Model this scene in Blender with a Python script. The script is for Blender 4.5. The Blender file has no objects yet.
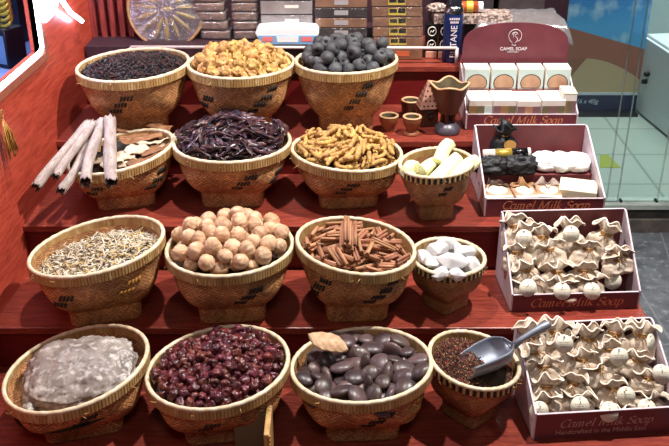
import bpy, math, random
import numpy as np
from mathutils import Vector, Matrix, Euler, noise
R = random.Random(7)
C = bpy.context.scene.collection
PI = math.pi
H = 1.6                      # camera height
TH = math.radians(27.0)      # camera pitch below the horizon
F = 920.0                    # focal length for a 669 px wide frame
CT, ST = math.cos(TH), math.sin(TH)

def ray(px, py):
    a = (px-334.5)/F; s = (py-223)/F
    return Vector((a, CT-s*ST, -ST-s*CT))
def atY(px, py, Y):
    r = ray(px, py); return r*(Y/r.y) + Vector((0, 0, H))
def atZ(px, py, z):
    r = ray(px, py); return r*((z-H)/r.z) + Vector((0, 0, H))
def depth(p):
    return p.y*CT - (p.z-H)*ST

# ------------------------------------------------------------------ materials
MATS = {}
class NT:
    def __init__(s, m):
        s.t = m.node_tree; s.t.nodes.clear()
    def n(s, typ, **kw):
        nd = s.t.nodes.new(typ)
        for k, v in kw.items():
            if k.startswith('i_'):
                k2 = k[2:]; k2 = int(k2) if k2.isdigit() else k2.replace('_', ' ')
                nd.inputs[k2].default_value = v
            else: setattr(nd, k, v)
        return nd
    def l(s, a, b): s.t.links.new(a, b)
def c4(c): return (c[0], c[1], c[2], 1)
def lin(r, g, b):
    f = lambda v: (v/255/12.92) if v/255 <= .04045 else ((v/255+.055)/1.055)**2.4
    return (f(r), f(g), f(b))

def mk(name, c1, c2=None, scale=30, stretch=(1, 1, 1), rough=.6, bump=0, bscale=None, rand=0, hue=0,
       metal=0, spec=.5, detail=4, lo=.35, hi=.65, trans=0, sss=0, c3=None, s3=90, lo3=.55, hi3=.7, coat=0, emit=None, es=0, alpha=1, ior=1.45):
    m = bpy.data.materials.new(name); m.use_nodes = True
    T = NT(m)
    out = T.n('ShaderNodeOutputMaterial'); b = T.n('ShaderNodeBsdfPrincipled')
    T.l(b.outputs[0], out.inputs[0])
    b.inputs['Roughness'].default_value = rough; b.inputs['Metallic'].default_value = metal
    b.inputs['Specular IOR Level'].default_value = spec; b.inputs['IOR'].default_value = ior
    b.inputs['Transmission Weight'].default_value = trans; b.inputs['Coat Weight'].default_value = coat
    b.inputs['Alpha'].default_value = alpha
    if sss:
        b.inputs['Subsurface Weight'].default_value = sss; b.inputs['Subsurface Radius'].default_value = (.01, .008, .006)
        b.inputs['Subsurface Scale'].default_value = 1.0
    if emit:
        b.inputs['Emission Color'].default_value = c4(emit); b.inputs['Emission Strength'].default_value = es
    tc = T.n('ShaderNodeTexCoord'); mp = T.n('ShaderNodeMapping'); mp.inputs['Scale'].default_value = stretch
    T.l(tc.outputs['Object'], mp.inputs[0])
    vec = mp.outputs[0]
    if rand or hue:
        oi = T.n('ShaderNodeObjectInfo')
        ad = T.n('ShaderNodeVectorMath', operation='MULTIPLY_ADD')
        T.l(oi.outputs['Random'], ad.inputs[0]); ad.inputs[1].default_value = (7.3, 3.1, 5.7); T.l(vec, ad.inputs[2]); vec = ad.outputs[0]
    col = None
    if c2 is not None:
        nz = T.n('ShaderNodeTexNoise', i_Scale=scale, i_Detail=detail); T.l(vec, nz.inputs['Vector'])
        mr = T.n('ShaderNodeMapRange', i_1=lo, i_2=hi); T.l(nz.outputs[0], mr.inputs[0])
        mx = T.n('ShaderNodeMix', data_type='RGBA'); mx.inputs[6].default_value = c4(c1); mx.inputs[7].default_value = c4(c2)
        T.l(mr.outputs[0], mx.inputs[0]); col = mx.outputs[2]
        if c3 is not None:
            nz = T.n('ShaderNodeTexNoise', i_Scale=s3, i_Detail=3); T.l(vec, nz.inputs['Vector'])
            mr = T.n('ShaderNodeMapRange', i_1=lo3, i_2=hi3); T.l(nz.outputs[0], mr.inputs[0])
            m3 = T.n('ShaderNodeMix', data_type='RGBA'); m3.inputs[7].default_value = c4(c3)
            T.l(mr.outputs[0], m3.inputs[0]); T.l(col, m3.inputs[6]); col = m3.outputs[2]
    if rand or hue:
        hs = T.n('ShaderNodeHueSaturation')
        if col is None: hs.inputs['Color'].default_value = c4(c1)
        else: T.l(col, hs.inputs['Color'])
        mv = T.n('ShaderNodeMapRange', i_3=1-rand, i_4=1+rand); T.l(oi.outputs['Random'], mv.inputs[0]); T.l(mv.outputs[0], hs.inputs['Value'])
        if hue:
            ml = T.n('ShaderNodeMath', operation='MULTIPLY', i_1=17.31); T.l(oi.outputs['Random'], ml.inputs[0])
            fr = T.n('ShaderNodeMath', operation='FRACT'); T.l(ml.outputs[0], fr.inputs[0])
            mh = T.n('ShaderNodeMapRange', i_3=.5-hue, i_4=.5+hue); T.l(fr.outputs[0], mh.inputs[0]); T.l(mh.outputs[0], hs.inputs['Hue'])
        col = hs.outputs[0]
    if col is None: b.inputs['Base Color'].default_value = c4(c1)
    else: T.l(col, b.inputs['Base Color'])
    if bump:
        nb = T.n('ShaderNodeTexNoise', i_Scale=bscale or scale*2, i_Detail=5); T.l(vec, nb.inputs['Vector'])
        bp = T.n('ShaderNodeBump', i_Strength=bump, i_Distance=.002); T.l(nb.outputs[0], bp.inputs['Height']); T.l(bp.outputs[0], b.inputs['Normal'])
    MATS[name] = m
    return m

def weave_mat(name, ca, cb, cd, sx=150, rot=PI/4, rough=.55):
    """woven bamboo strips: a brick pattern on the UVs turned 45 degrees"""
    m = bpy.data.materials.new(name); m.use_nodes = True
    T = NT(m)
    out = T.n('ShaderNodeOutputMaterial'); b = T.n('ShaderNodeBsdfPrincipled', i_Roughness=rough); T.l(b.outputs[0], out.inputs[0])
    uv = T.n('ShaderNodeUVMap'); sp = T.n('ShaderNodeSeparateXYZ'); T.l(uv.outputs[0], sp.inputs[0])
    brs = []
    for sg in (1, -1):
        mp = T.n('ShaderNodeMapping'); T.l(uv.outputs[0], mp.inputs[0])
        mp.inputs['Rotation'].default_value = (0, 0, rot*sg); mp.inputs['Scale'].default_value = (sx, sx, sx)
        br = T.n('ShaderNodeTexBrick', offset=.5, i_Scale=1.0, i_Mortar_Size=.10, i_Mortar_Smooth=.7, i_Bias=0.0, i_Brick_Width=2.2, i_Row_Height=.7)
        br.inputs['Color1'].default_value = c4(ca); br.inputs['Color2'].default_value = c4(cb); br.inputs['Mortar'].default_value = c4(cd)
        T.l(mp.outputs[0], br.inputs['Vector']); brs.append(br)
    wv = T.n('ShaderNodeMath', operation='PINGPONG', i_1=1.0); ml = T.n('ShaderNodeMath', operation='MULTIPLY', i_1=sx*.42); T.l(sp.outputs[0], ml.inputs[0]); T.l(ml.outputs[0], wv.inputs[0])
    st = T.n('ShaderNodeMath', operation='GREATER_THAN', i_1=.5); T.l(wv.outputs[0], st.inputs[0])
    mc = T.n('ShaderNodeMix', data_type='RGBA'); mf = T.n('ShaderNodeMix', data_type='FLOAT')
    for mm, a, b_, o_ in ((mc, 6, 7, 'Color'), (mf, 2, 3, 'Fac')):
        T.l(st.outputs[0], mm.inputs[0]); T.l(brs[0].outputs[o_], mm.inputs[a]); T.l(brs[1].outputs[o_], mm.inputs[b_])
    nz = T.n('ShaderNodeTexNoise', i_Scale=14, i_Detail=4); tc = T.n('ShaderNodeTexCoord'); T.l(tc.outputs['Object'], nz.inputs['Vector'])
    mr = T.n('ShaderNodeMapRange', i_1=.3, i_2=.7, i_3=.65, i_4=1.3); T.l(nz.outputs[0], mr.inputs[0])
    hs = T.n('ShaderNodeHueSaturation'); T.l(mc.outputs[2], hs.inputs['Color']); T.l(mr.outputs[0], hs.inputs['Value'])
    T.l(hs.outputs[0], b.inputs['Base Color'])
    bp = T.n('ShaderNodeBump', i_Strength=.8, i_Distance=.0015, invert=True); T.l(mf.outputs[0], bp.inputs['Height']); T.l(bp.outputs[0], b.inputs['Normal'])
    MATS[name] = m
    return m

def glass_mat(name, tint, fac=.12, rough=.02):
    m = bpy.data.materials.new(name); m.use_nodes = True
    T = NT(m); out = T.n('ShaderNodeOutputMaterial')
    t = T.n('ShaderNodeBsdfTransparent', i_Color=c4(tint)); g = T.n('ShaderNodeBsdfGlossy', i_Roughness=rough)
    lw = T.n('ShaderNodeFresnel', i_IOR=1.45); ad = T.n('ShaderNodeMath', operation='ADD', i_1=fac); T.l(lw.outputs[0], ad.inputs[0])
    mx = T.n('ShaderNodeMixShader'); T.l(ad.outputs[0], mx.inputs[0]); T.l(t.outputs[0], mx.inputs[1]); T.l(g.outputs[0], mx.inputs[2]); T.l(mx.outputs[0], out.inputs[0])
    MATS[name] = m
    return m

def plastic_mat(name, tint, fac, rough, bscale=40, bump=.6, dist=.01):
    m = bpy.data.materials.new(name); m.use_nodes = True
    T = NT(m); out = T.n('ShaderNodeOutputMaterial')
    t = T.n('ShaderNodeBsdfTransparent', i_Color=c4(tint)); g = T.n('ShaderNodeBsdfGlossy', i_Roughness=rough)
    d = T.n('ShaderNodeBsdfDiffuse', i_Color=(.8, .78, .82, 1))
    tc = T.n('ShaderNodeTexCoord'); nz = T.n('ShaderNodeTexNoise', i_Scale=bscale, i_Detail=3); T.l(tc.outputs['Object'], nz.inputs['Vector'])
    bp = T.n('ShaderNodeBump', i_Strength=bump, i_Distance=dist); T.l(nz.outputs[0], bp.inputs['Height']); T.l(bp.outputs[0], g.inputs['Normal'])
    m1 = T.n('ShaderNodeMixShader', i_0=.25); T.l(g.outputs[0], m1.inputs[1]); T.l(d.outputs[0], m1.inputs[2])
    mx = T.n('ShaderNodeMixShader', i_0=fac); T.l(t.outputs[0], mx.inputs[1]); T.l(m1.outputs[0], mx.inputs[2]); T.l(mx.outputs[0], out.inputs[0])
    MATS[name] = m
    return m

weave_mat('weave', lin(208, 152, 98), lin(162, 108, 66), lin(98, 60, 36), sx=100)
weave_mat('weave_small', lin(186, 132, 84), lin(144, 96, 58), lin(88, 54, 32), sx=125)
mk('bamboo_band', lin(196, 160, 104), lin(164, 124, 74), scale=45, stretch=(1, 1, .15), rough=.5, c3=lin(214, 190, 140), s3=140)
mk('bamboo_lip', lin(226, 212, 188), lin(206, 184, 146), scale=60, rough=.45)
mk('bamboo_dark', lin(38, 30, 26), rough=.55)
mk('bamboo_gold', lin(190, 140, 66), lin(150, 100, 40), scale=80, rough=.5)
mk('lining', lin(70, 48, 32), lin(44, 30, 22), scale=60, rough=.9)
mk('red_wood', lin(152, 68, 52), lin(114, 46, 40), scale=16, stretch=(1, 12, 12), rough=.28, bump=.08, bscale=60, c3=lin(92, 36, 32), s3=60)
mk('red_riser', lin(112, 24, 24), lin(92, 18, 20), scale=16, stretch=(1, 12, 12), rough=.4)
mk('red_panel', lin(186, 78, 58), lin(160, 60, 46), scale=7, stretch=(20, 1.2, 14), rough=.38, c3=lin(140, 50, 40), s3=16, lo3=.5, hi3=.75)
mk('maroon_wall', lin(158, 62, 56), lin(112, 40, 42), scale=12, stretch=(10, 10, 1), rough=.5)
mk('dark_wall', lin(62, 34, 46), lin(42, 24, 34), scale=12, stretch=(10, 10, 1), rough=.6)
mk('wood_trim', lin(150, 86, 66), lin(128, 70, 54), scale=20, stretch=(1, 8, 1), rough=.45)
mk('led', (1, 1, 1), emit=(.62, .72, 1.0), es=26)
mk('niche', lin(92, 110, 160), rough=.5)
mk('dark_carton', lin(22, 24, 38), lin(16, 18, 28), scale=20, rough=.25)
mk('blue_highlight', lin(110, 140, 180), rough=.2)
mk('white_metal', lin(214, 200, 196), rough=.3)
mk('slate', lin(104, 108, 114), lin(78, 82, 88), scale=14, rough=.5, bump=.5, bscale=26, c3=lin(130, 134, 138), s3=40)
mk('slate_line', lin(120, 122, 126), rough=.8)
mk('step_dark', lin(40, 38, 38), lin(60, 56, 54), scale=30, rough=.6)
mk('step_band', lin(112, 104, 98), lin(92, 86, 82), scale=30, rough=.6)
mk('sill', lin(196, 206, 198), lin(170, 182, 174), scale=20, rough=.4)
mk('cabinet_white', lin(222, 228, 232), rough=.4)
mk('shop_wall', lin(186, 200, 204), lin(172, 190, 194), scale=3, rough=.7)
mk('steel', lin(150, 150, 154), rough=.25, metal=1)
mk('dark_metal', lin(40, 40, 44), rough=.35, metal=.6)
mk('yellow_mark', lin(150, 160, 62), rough=.6)
mk('banner_navy', lin(22, 34, 72), rough=.4)
mk('pale_text', lin(190, 196, 210), rough=.5)
mk('carton_maroon', lin(116, 58, 66), lin(102, 50, 58), scale=20, rough=.42)
mk('carton_edge', lin(214, 200, 208), lin(198, 184, 194), scale=40, rough=.5)
mk('carton_inner', lin(128, 64, 66), lin(112, 56, 58), scale=20, rough=.5)
mk('gold_print', lin(206, 134, 96), rough=.45)
mk('grey_print', lin(176, 150, 140), rough=.45)
mk('white_print', lin(222, 206, 210), rough=.5)
mk('soap_white', lin(232, 226, 220), lin(222, 214, 206), scale=30, rough=.5)
mk('soap_teal', lin(188, 206, 200), rough=.5)
mk('soap_olive', lin(112, 104, 78), rough=.5)
mk('soap_kraft', lin(150, 116, 76), rough=.5)
mk('soap_mauve', lin(128, 96, 98), rough=.5)
mk('soap_bar', lin(188, 150, 122), lin(166, 126, 98), scale=30, rough=.5)
mk('soap_cream', lin(240, 234, 206), lin(232, 222, 190), scale=40, rough=.5)
mk('olive_strip', lin(150, 150, 90), rough=.5)
mk('cloth', lin(216, 200, 182), lin(192, 172, 152), scale=120, rough=.9, bump=.35, bscale=700, rand=.07)
mk('cloth_hem', lin(236, 226, 212), rough=.9)
mk('twine', lin(176, 130, 76), lin(140, 98, 54), scale=200, rough=.8)
mk('tag_white', lin(236, 230, 212), lin(226, 218, 200), scale=60, rough=.55)
mk('tag_ink', lin(178, 170, 156), rough=.6)
mk('black_cloth', lin(30, 30, 36), lin(18, 18, 22), scale=60, rough=.55, bump=.4, bscale=120)
mk('brown_cloth', lin(92, 66, 52), lin(62, 44, 36), scale=60, rough=.7, bump=.4, bscale=120)
mk('tan_cloth', lin(164, 124, 86), lin(140, 100, 66), scale=60, rough=.8, bump=.3, bscale=120)
mk('grey_cloth', lin(170, 152, 142), lin(140, 122, 114), scale=60, rough=.8, bump=.3, bscale=120)
mk('gold_tag', lin(186, 140, 80), rough=.4, metal=.2)
mk('white_cloth', lin(240, 238, 240), lin(226, 224, 228), scale=50, rough=.7, bump=.3, bscale=160)
mk('pinkish', lin(206, 150, 130), lin(184, 126, 108), scale=30, rough=.5)
mk('foil_yellow', lin(196, 168, 74), rough=.3, metal=.5)
mk('black_gloss', lin(16, 14, 16), rough=.2)
# back shelf
mk('wicker', lin(176, 136, 92), lin(130, 94, 60), scale=60, rough=.6, bump=.5, bscale=160)
mk('purple_paper', lin(112, 84, 96), lin(84, 60, 74), scale=30, rough=.4)
mk('date_pod', lin(168, 138, 56), lin(120, 92, 40), scale=60, rough=.35, rand=.2)
mk('brick_brown', lin(134, 96, 76), lin(96, 66, 54), scale=40, rough=.6, bump=.4, bscale=80, rand=.15)
mk('carton_brown', lin(138, 98, 72), lin(116, 80, 60), scale=20, rough=.45, rand=.12)
mk('carton_dark', lin(52, 42, 44), lin(38, 30, 34), scale=20, rough=.4, rand=.2)
mk('carton_grey', lin(142, 134, 134), lin(118, 110, 112), scale=20, rough=.35, rand=.1)
mk('label_grey', lin(170, 164, 166), rough=.4)
mk('label_yellow', lin(196, 170, 66), rough=.5)
mk('label_black', lin(30, 28, 28), rough=.5)
mk('label_white', lin(226, 220, 212), rough=.5)
mk('label_red', lin(190, 92, 60), rough=.5)
mk('box_white', lin(236, 238, 242), rough=.45)
mk('print_blue', lin(120, 170, 214), rough=.45)
mk('print_red', lin(226, 120, 124), rough=.45)
mk('can_blue', lin(30, 54, 116), rough=.28, metal=.2)
mk('can_cap', lin(26, 30, 40), rough=.35)
mk('jar_orange', lin(190, 92, 40), lin(140, 52, 28), scale=40, rough=.2)
mk('lattice', lin(188, 170, 160), lin(110, 88, 82), scale=140, rough=.5, lo=.45, hi=.55)
mk('terracotta', lin(158, 96, 60), lin(132, 74, 44), scale=30, rough=.5)
mk('cup_lip', lin(206, 164, 124), rough=.5)
mk('cup_inner', lin(104, 92, 66), lin(80, 68, 48), scale=40, rough=.8)
mk('brown_wood', lin(104, 60, 42), lin(76, 40, 28), scale=10, stretch=(1, 1, .1), rough=.35)
mk('pyramid_pink', lin(186, 138, 120), lin(166, 116, 100), scale=40, rough=.6)
mk('hole_dark', lin(36, 22, 20), rough=.9)
mk('metal_grey', lin(92, 86, 96), lin(76, 70, 80), scale=30, rough=.35, metal=.3)
# spices
mk('black_tea', lin(40, 32, 38), lin(24, 20, 26), scale=60, rough=.42, spec=.6)
mk('black_tea_red', lin(74, 44, 44), rough=.45)
mk('yellow_nut', lin(212, 172, 106), lin(174, 128, 70), scale=60, rough=.5, bump=.8, bscale=130, rand=.2, hue=.012, c3=lin(134, 94, 52), s3=130)
mk('black_lime', lin(78, 78, 82), lin(54, 54, 58), scale=60, rough=.62, bump=.35, bscale=200, rand=.2, c3=lin(112, 112, 116), s3=120, lo3=.6, hi3=.8)
mk('lime_hole', lin(14, 12, 12), rough=.9)
mk('dark_pod', lin(78, 48, 54), lin(40, 32, 46), scale=50, rough=.32, spec=.7, rand=.4, hue=.035, c3=lin(128, 84, 72), s3=60, lo3=.56, hi3=.72)
mk('turmeric', lin(204, 162, 98), lin(166, 120, 68), scale=60, rough=.6, bump=.6, bscale=200, rand=.18, c3=lin(216, 178, 84), s3=90)
mk('loofah', lin(240, 238, 196), lin(226, 226, 172), scale=40, stretch=(.2, 1, 1), rough=.6, bump=.5, bscale=120, rand=.04)
mk('loofah_end', lin(226, 226, 168), lin(190, 192, 120), scale=160, rough=.7)
mk('pale_lime', lin(216, 178, 144), lin(176, 134, 100), scale=30, rough=.55, bump=.5, bscale=120, rand=.14, c3=lin(236, 210, 182), s3=50, lo3=.55, hi3=.75)
mk('cinnamon', lin(182, 128, 94), lin(146, 96, 68), scale=20, stretch=(1, 10, 10), rough=.6, bump=.25, bscale=160, rand=.2, hue=.01, c3=lin(204, 158, 124), s3=60)
mk('bark_pale', lin(182, 166, 160), lin(146, 130, 124), scale=26, stretch=(1, 3, 3), rough=.75, bump=.6, bscale=90, rand=.06, c3=lin(112, 94, 90), s3=120, lo3=.58, hi3=.72)
mk('bark_inner', lin(86, 58, 46), rough=.8)
mk('bark_brown', lin(156, 110, 74), lin(122, 80, 52), scale=20, stretch=(1, 6, 6), rough=.7, bump=.5, bscale=90, rand=.2)
mk('bark_light', lin(214, 192, 168), lin(190, 164, 138), scale=24, stretch=(1, 4, 4), rough=.75, bump=.4, bscale=90, rand=.08)
mk('bark_black', lin(40, 34, 36), lin(26, 22, 26), scale=30, rough=.6)
mk('chip_white', lin(208, 198, 178), rough=.7)
mk('chip_cream', lin(182, 166, 134), rough=.7)
mk('chip_yellow', lin(198, 164, 96), rough=.7)
mk('chip_dark', lin(104, 92, 78), rough=.7)
mk('alum', lin(238, 236, 236), lin(220, 218, 220), scale=40, rough=.3, sss=.4, bump=.5, bscale=90, trans=.2)
mk('salt_rock', lin(152, 143, 136), lin(110, 100, 94), scale=30, rough=.32, bump=1.0, bscale=60, c3=lin(192, 187, 182), s3=60, lo3=.5, hi3=.68)
mk('rosehip', lin(106, 42, 42), lin(62, 30, 38), scale=60, rough=.3, spec=.6, bump=.9, bscale=130, rand=.4, hue=.02, c3=lin(128, 70, 60), s3=90, lo3=.6, hi3=.8)
mk('seed', lin(92, 72, 70), lin(66, 53, 56), scale=30, rough=.36, spec=.5, rand=.4, hue=.025, coat=.08)
mk('pod_leaf', lin(206, 174, 138), lin(176, 138, 104), scale=50, rough=.6, bump=.5, bscale=130, c3=lin(134, 96, 70), s3=120, lo3=.6, hi3=.8)
mk('herb_brown', lin(126, 86, 70), rough=.7)
mk('herb_red', lin(140, 52, 48), rough=.6)
mk('herb_tan', lin(196, 156, 104), rough=.7)
mk('herb_black', lin(44, 32, 32), rough=.7)
mk('scoop_metal', lin(142, 148, 162), lin(122, 128, 142), scale=20, rough=.45, metal=.5)
glass_mat('pane_glass', (.86, .93, .91), .03)
mk('glass_edge', lin(186, 206, 200), rough=.3, alpha=.28)
plastic_mat('wrap', (.97, .96, .98), .26, .14, bscale=60, bump=.9)
plastic_mat('wrap_clear', (.98, .98, .98), .10, .10, bscale=20)
plastic_mat('wrap_white', (.95, .95, .96), .45, .2, bscale=30)

def poster_mat():
    m = bpy.data.materials.new('dune_print'); m.use_nodes = True; T = NT(m)
    out = T.n('ShaderNodeOutputMaterial'); b = T.n('ShaderNodeBsdfPrincipled', i_Roughness=.4); T.l(b.outputs[0], out.inputs[0])
    tc = T.n('ShaderNodeTexCoord'); sp = T.n('ShaderNodeSeparateXYZ'); T.l(tc.outputs['Generated'], sp.inputs[0])
    def math_(op, a, bb=None):
        n = T.n('ShaderNodeMath', operation=op)
        for i, v in enumerate((a, bb)):
            if v is None: continue
            if isinstance(v, (int, float)): n.inputs[i].default_value = v
            else: T.l(v, n.inputs[i])
        return n.outputs[0]
    x, z = sp.outputs[0], sp.outputs[2]
    def mix(f, a, bcol):
        n = T.n('ShaderNodeMix', data_type='RGBA'); T.l(f, n.inputs[0])
        for i, v in ((6, a), (7, bcol)):
            if isinstance(v, tuple): n.inputs[i].default_value = c4(v)
            else: T.l(v, n.inputs[i])
        return n.outputs[2]
    nz = T.n('ShaderNodeTexNoise', i_Scale=4.2, i_Detail=6); T.l(tc.outputs['Generated'], nz.inputs['Vector'])
    cl = T.n('ShaderNodeMapRange', i_1=.56, i_2=.74); T.l(nz.outputs[0], cl.inputs[0])
    zs = T.n('ShaderNodeMapRange', i_1=.5, i_2=.85); T.l(z, zs.inputs[0])
    sky = mix(zs.outputs[0], lin(86, 160, 214), lin(14, 84, 170))
    sky = mix(cl.outputs[0], sky, lin(190, 214, 232))
    # dune lines: z < f(x)
    def below(f): return math_('LESS_THAN', z, f)
    ridge = math_('SUBTRACT', .55, math_('MULTIPLY', x, .215))
    col = mix(below(ridge), sky, lin(158, 98, 84))
    px = math_('SUBTRACT', x, .42)
    r2 = math_('SUBTRACT', .265, math_('MULTIPLY', math_('MULTIPLY', px, px), .5))
    col = mix(below(r2), col, lin(186, 160, 126))
    sh = math_('LESS_THAN', x, math_('ADD', .46, math_('MULTIPLY', math_('SUBTRACT', z, .265), .9)))
    both = math_('MULTIPLY', sh, below(r2))
    col = mix(both, col, lin(146, 92, 74))
    T.l(col, b.inputs['Base Color']); MATS['dune_print'] = m
poster_mat()

def tile_mat(name, a, b_, mort, bw, rh):
    m = bpy.data.materials.new(name); m.use_nodes = True; T = NT(m)
    out = T.n('ShaderNodeOutputMaterial'); b = T.n('ShaderNodeBsdfPrincipled', i_Roughness=.35); T.l(b.outputs[0], out.inputs[0])
    tc = T.n('ShaderNodeTexCoord'); br = T.n('ShaderNodeTexBrick', offset=0, i_Scale=1, i_Mortar_Size=.006, i_Brick_Width=bw, i_Row_Height=rh)
    br.inputs['Color1'].default_value = c4(a); br.inputs['Color2'].default_value = c4(b_); br.inputs['Mortar'].default_value = c4(mort)
    T.l(tc.outputs['Object'], br.inputs['Vector']); T.l(br.outputs[0], b.inputs['Base Color']); MATS[name] = m
tile_mat('shop_tiles', lin(172, 182, 174), lin(164, 176, 168), lin(132, 146, 138), .42, .30)

# ------------------------------------------------------------------ mesh helpers
class MB:
    def __init__(s): s.v = []; s.f = []; s.m = []; s.uv = {}
    def add(s, verts, faces, mi=0, M=None, uvs=None):
        o = len(s.v)
        for p in verts:
            p = Vector(p); s.v.append(tuple(M @ p) if M is not None else tuple(p))
        for i, f in enumerate(faces):
            if uvs: s.uv[len(s.f)] = uvs[i]
            s.f.append(tuple(o+k for k in f)); s.m.append(mi)
        return s
    def box(s, lo, hi, mi=0, M=None):
        x0, y0, z0 = lo; x1, y1, z1 = hi
        v = [(x0,y0,z0),(x1,y0,z0),(x1,y1,z0),(x0,y1,z0),(x0,y0,z1),(x1,y0,z1),(x1,y1,z1),(x0,y1,z1)]
        return s.add(v, [(0,3,2,1),(4,5,6,7),(0,1,5,4),(1,2,6,5),(2,3,7,6),(3,0,4,7)], mi, M)
    def prism(s, poly, z0, z1, mi=0, M=None):
        n = len(poly)
        v = [(p[0], p[1], z0) for p in poly]+[(p[0], p[1], z1) for p in poly]
        f = [tuple(range(n-1, -1, -1)), tuple(range(n, 2*n))]+[(i, (i+1) % n, n+(i+1) % n, n+i) for i in range(n)]
        return s.add(v, f, mi, M)
    def grid(s, fn, nu, nv, closeu=False, mi=0, capb=False, capt=False, uvf=None, mif=None, M=None):
        v = []; cols = nu if closeu else nu+1
        for j in range(nv+1):
            for i in range(cols): v.append(fn(i/nu, j/nv))
        f = []; uvs = [] if uvf else None; o = len(s.v)
        for j in range(nv):
            for i in range(nu):
                i2 = (i+1) % cols
                f.append((j*cols+i, j*cols+i2, (j+1)*cols+i2, (j+1)*cols+i))
                if uvf: uvs.append([uvf(i/nu, j/nv), uvf((i+1)/nu, j/nv), uvf((i+1)/nu, (j+1)/nv), uvf(i/nu, (j+1)/nv)])
        nf = len(s.f)
        s.add(v, f, mi, M, uvs)
        if mif:
            k = nf
            for j in range(nv):
                for i in range(nu):
                    s.m[k] = mif((i+.5)/nu, (j+.5)/nv); k += 1
        if capb: s.f.append(tuple(o+i for i in range(cols-1, -1, -1))); s.m.append(mi)
        if capt: s.f.append(tuple(o+nv*cols+i for i in range(cols))); s.m.append(mi)
        return s
    def lathe(s, prof, seg=32, mi=0, M=None, mis=None):
        n = len(prof)
        def fn(u, v):
            r, z = prof[round(v*(n-1))]; a = u*2*PI
            return (r*math.cos(a), r*math.sin(a), z)
        nf = len(s.f)
        s.grid(fn, seg, n-1, True, mi, M=M)
        if mis:
            k = nf
            for j in range(n-1):
                for i in range(seg): s.m[k] = mis[j]; k += 1
        return s
    def tube(s, pts, rad, seg=8, mi=0, cap=True, close=False):
        pts = [Vector(p) for p in pts]; n = len(pts)
        rr = rad if hasattr(rad, '__len__') else [rad]*n
        rings = []; up = Vector((0, 0, 1)); prev = None
        for i, p in enumerate(pts):
            if close: t = pts[(i+1) % n]-pts[i-1]
            else: t = pts[min(i+1, n-1)]-pts[max(i-1, 0)]
            t.normalize()
            if prev is None:
                a = t.cross(up)
                if a.length < 1e-3: a = t.cross(Vector((1, 0, 0)))
            else: a = prev-t*prev.dot(t)
            a.normalize(); b = t.cross(a); prev = a
            rings.append([p+(a*math.cos(k/seg*2*PI)+b*math.sin(k/seg*2*PI))*rr[i] for k in range(seg)])
        v = [q for r in rings for q in r]; f = []
        m = n if close else n-1
        for i in range(m):
            for k in range(seg):
                i2 = (i+1) % n
                f.append((i*seg+k, i*seg+(k+1) % seg, i2*seg+(k+1) % seg, i2*seg+k))
        if cap and not close:
            f.append(tuple(range(seg-1, -1, -1))); f.append(tuple((n-1)*seg+k for k in range(seg)))
        return s.add(v, f, mi)
    def sphere(s, fn, nu=16, nv=10, mi=0, M=None, mif=None):
        """fn(direction) -> radius vector"""
        def g(u, v):
            a = u*2*PI; b = (v-.5)*PI*.998
            return fn(Vector((math.cos(a)*math.cos(b), math.sin(a)*math.cos(b), math.sin(b))))
        return s.grid(g, nu, nv, True, mi, True, True, mif=mif, M=M)
    def mesh(s, name, mats, smooth=True):
        me = bpy.data.meshes.new(name)
        me.from_pydata(s.v, [], s.f)
        for m in (mats if isinstance(mats, (list, tuple)) else [mats]): me.materials.append(MATS[m])
        me.polygons.foreach_set('material_index', s.m)
        me.polygons.foreach_set('use_smooth', [smooth]*len(s.f))
        if s.uv:
            ul = me.uv_layers.new(name='UVMap')
            for p in me.polygons:
                if p.index in s.uv:
                    for li, q in zip(p.loop_indices, s.uv[p.index]): ul.data[li].uv = q
        me.update()
        return me
    def obj(s, name, mats, parent=None, smooth=True, loc=None, bevel=0, auto=None):
        o = bpy.data.objects.new(name, s.mesh(name, mats, smooth)); C.objects.link(o)
        if parent is not None: o.parent = parent
        if loc is not None: o.location = loc
        if bevel:
            b = o.modifiers.new('b', 'BEVEL'); b.width = bevel; b.segments = 2; b.limit_method = 'ANGLE'
        return o
def tag(o, label=None, cat=None, group=None, kind=None):
    if label: o['label'] = label
    if cat: o['category'] = cat
    if group: o['group'] = group
    if kind: o['kind'] = kind
    return o
def empty(name, loc=(0, 0, 0), rz=0):
    o = bpy.data.objects.new(name, None); C.objects.link(o); o.location = loc; o.rotation_euler = (0, 0, rz); o.empty_display_size = .05
    return o
def struct(o): o['kind'] = 'structure'; return o
def copy_tree(o, parent=None):
    c = o.copy(); C.objects.link(c)
    if parent is not None: c.parent = parent
    for ch in list(o.children): copy_tree(ch, c)
    return c
def put(o, loc, rot=None, scale=1):
    """place by location + rotation matrix"""
    M = (rot or Matrix.Identity(3)).to_4x4(); S = Matrix.Scale(scale, 4)
    o.matrix_world = Matrix.Translation(loc) @ M @ S
def text(name, body, size, mat, parent, M, shear=0, extrude=.0004, sx=1, bold=0):
    cu = bpy.data.curves.new(name, 'FONT'); cu.body = body; cu.size = size; cu.shear = shear; cu.extrude = extrude; cu.align_x = 'CENTER'; cu.align_y = 'CENTER'; cu.offset = bold
    o = bpy.data.objects.new(name, cu); C.objects.link(o)
    dg = bpy.context.evaluated_depsgraph_get(); dg.update()
    me = bpy.data.meshes.new_from_object(o.evaluated_get(dg)); me.name = name
    bpy.data.objects.remove(o); bpy.data.curves.remove(cu)
    me.transform(M @ Matrix.Diagonal((sx, 1, 1, 1))); me.materials.clear(); me.materials.append(MATS[mat])
    t = bpy.data.objects.new(name, me); C.objects.link(t); t.parent = parent
    return t
FRONT = Matrix(((1, 0, 0, 0), (0, 0, -1, 0), (0, 1, 0, 0), (0, 0, 0, 1)))   # text plane facing -Y
def TF(x, y, z): return Matrix.Translation((x, y, z)) @ FRONT
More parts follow.
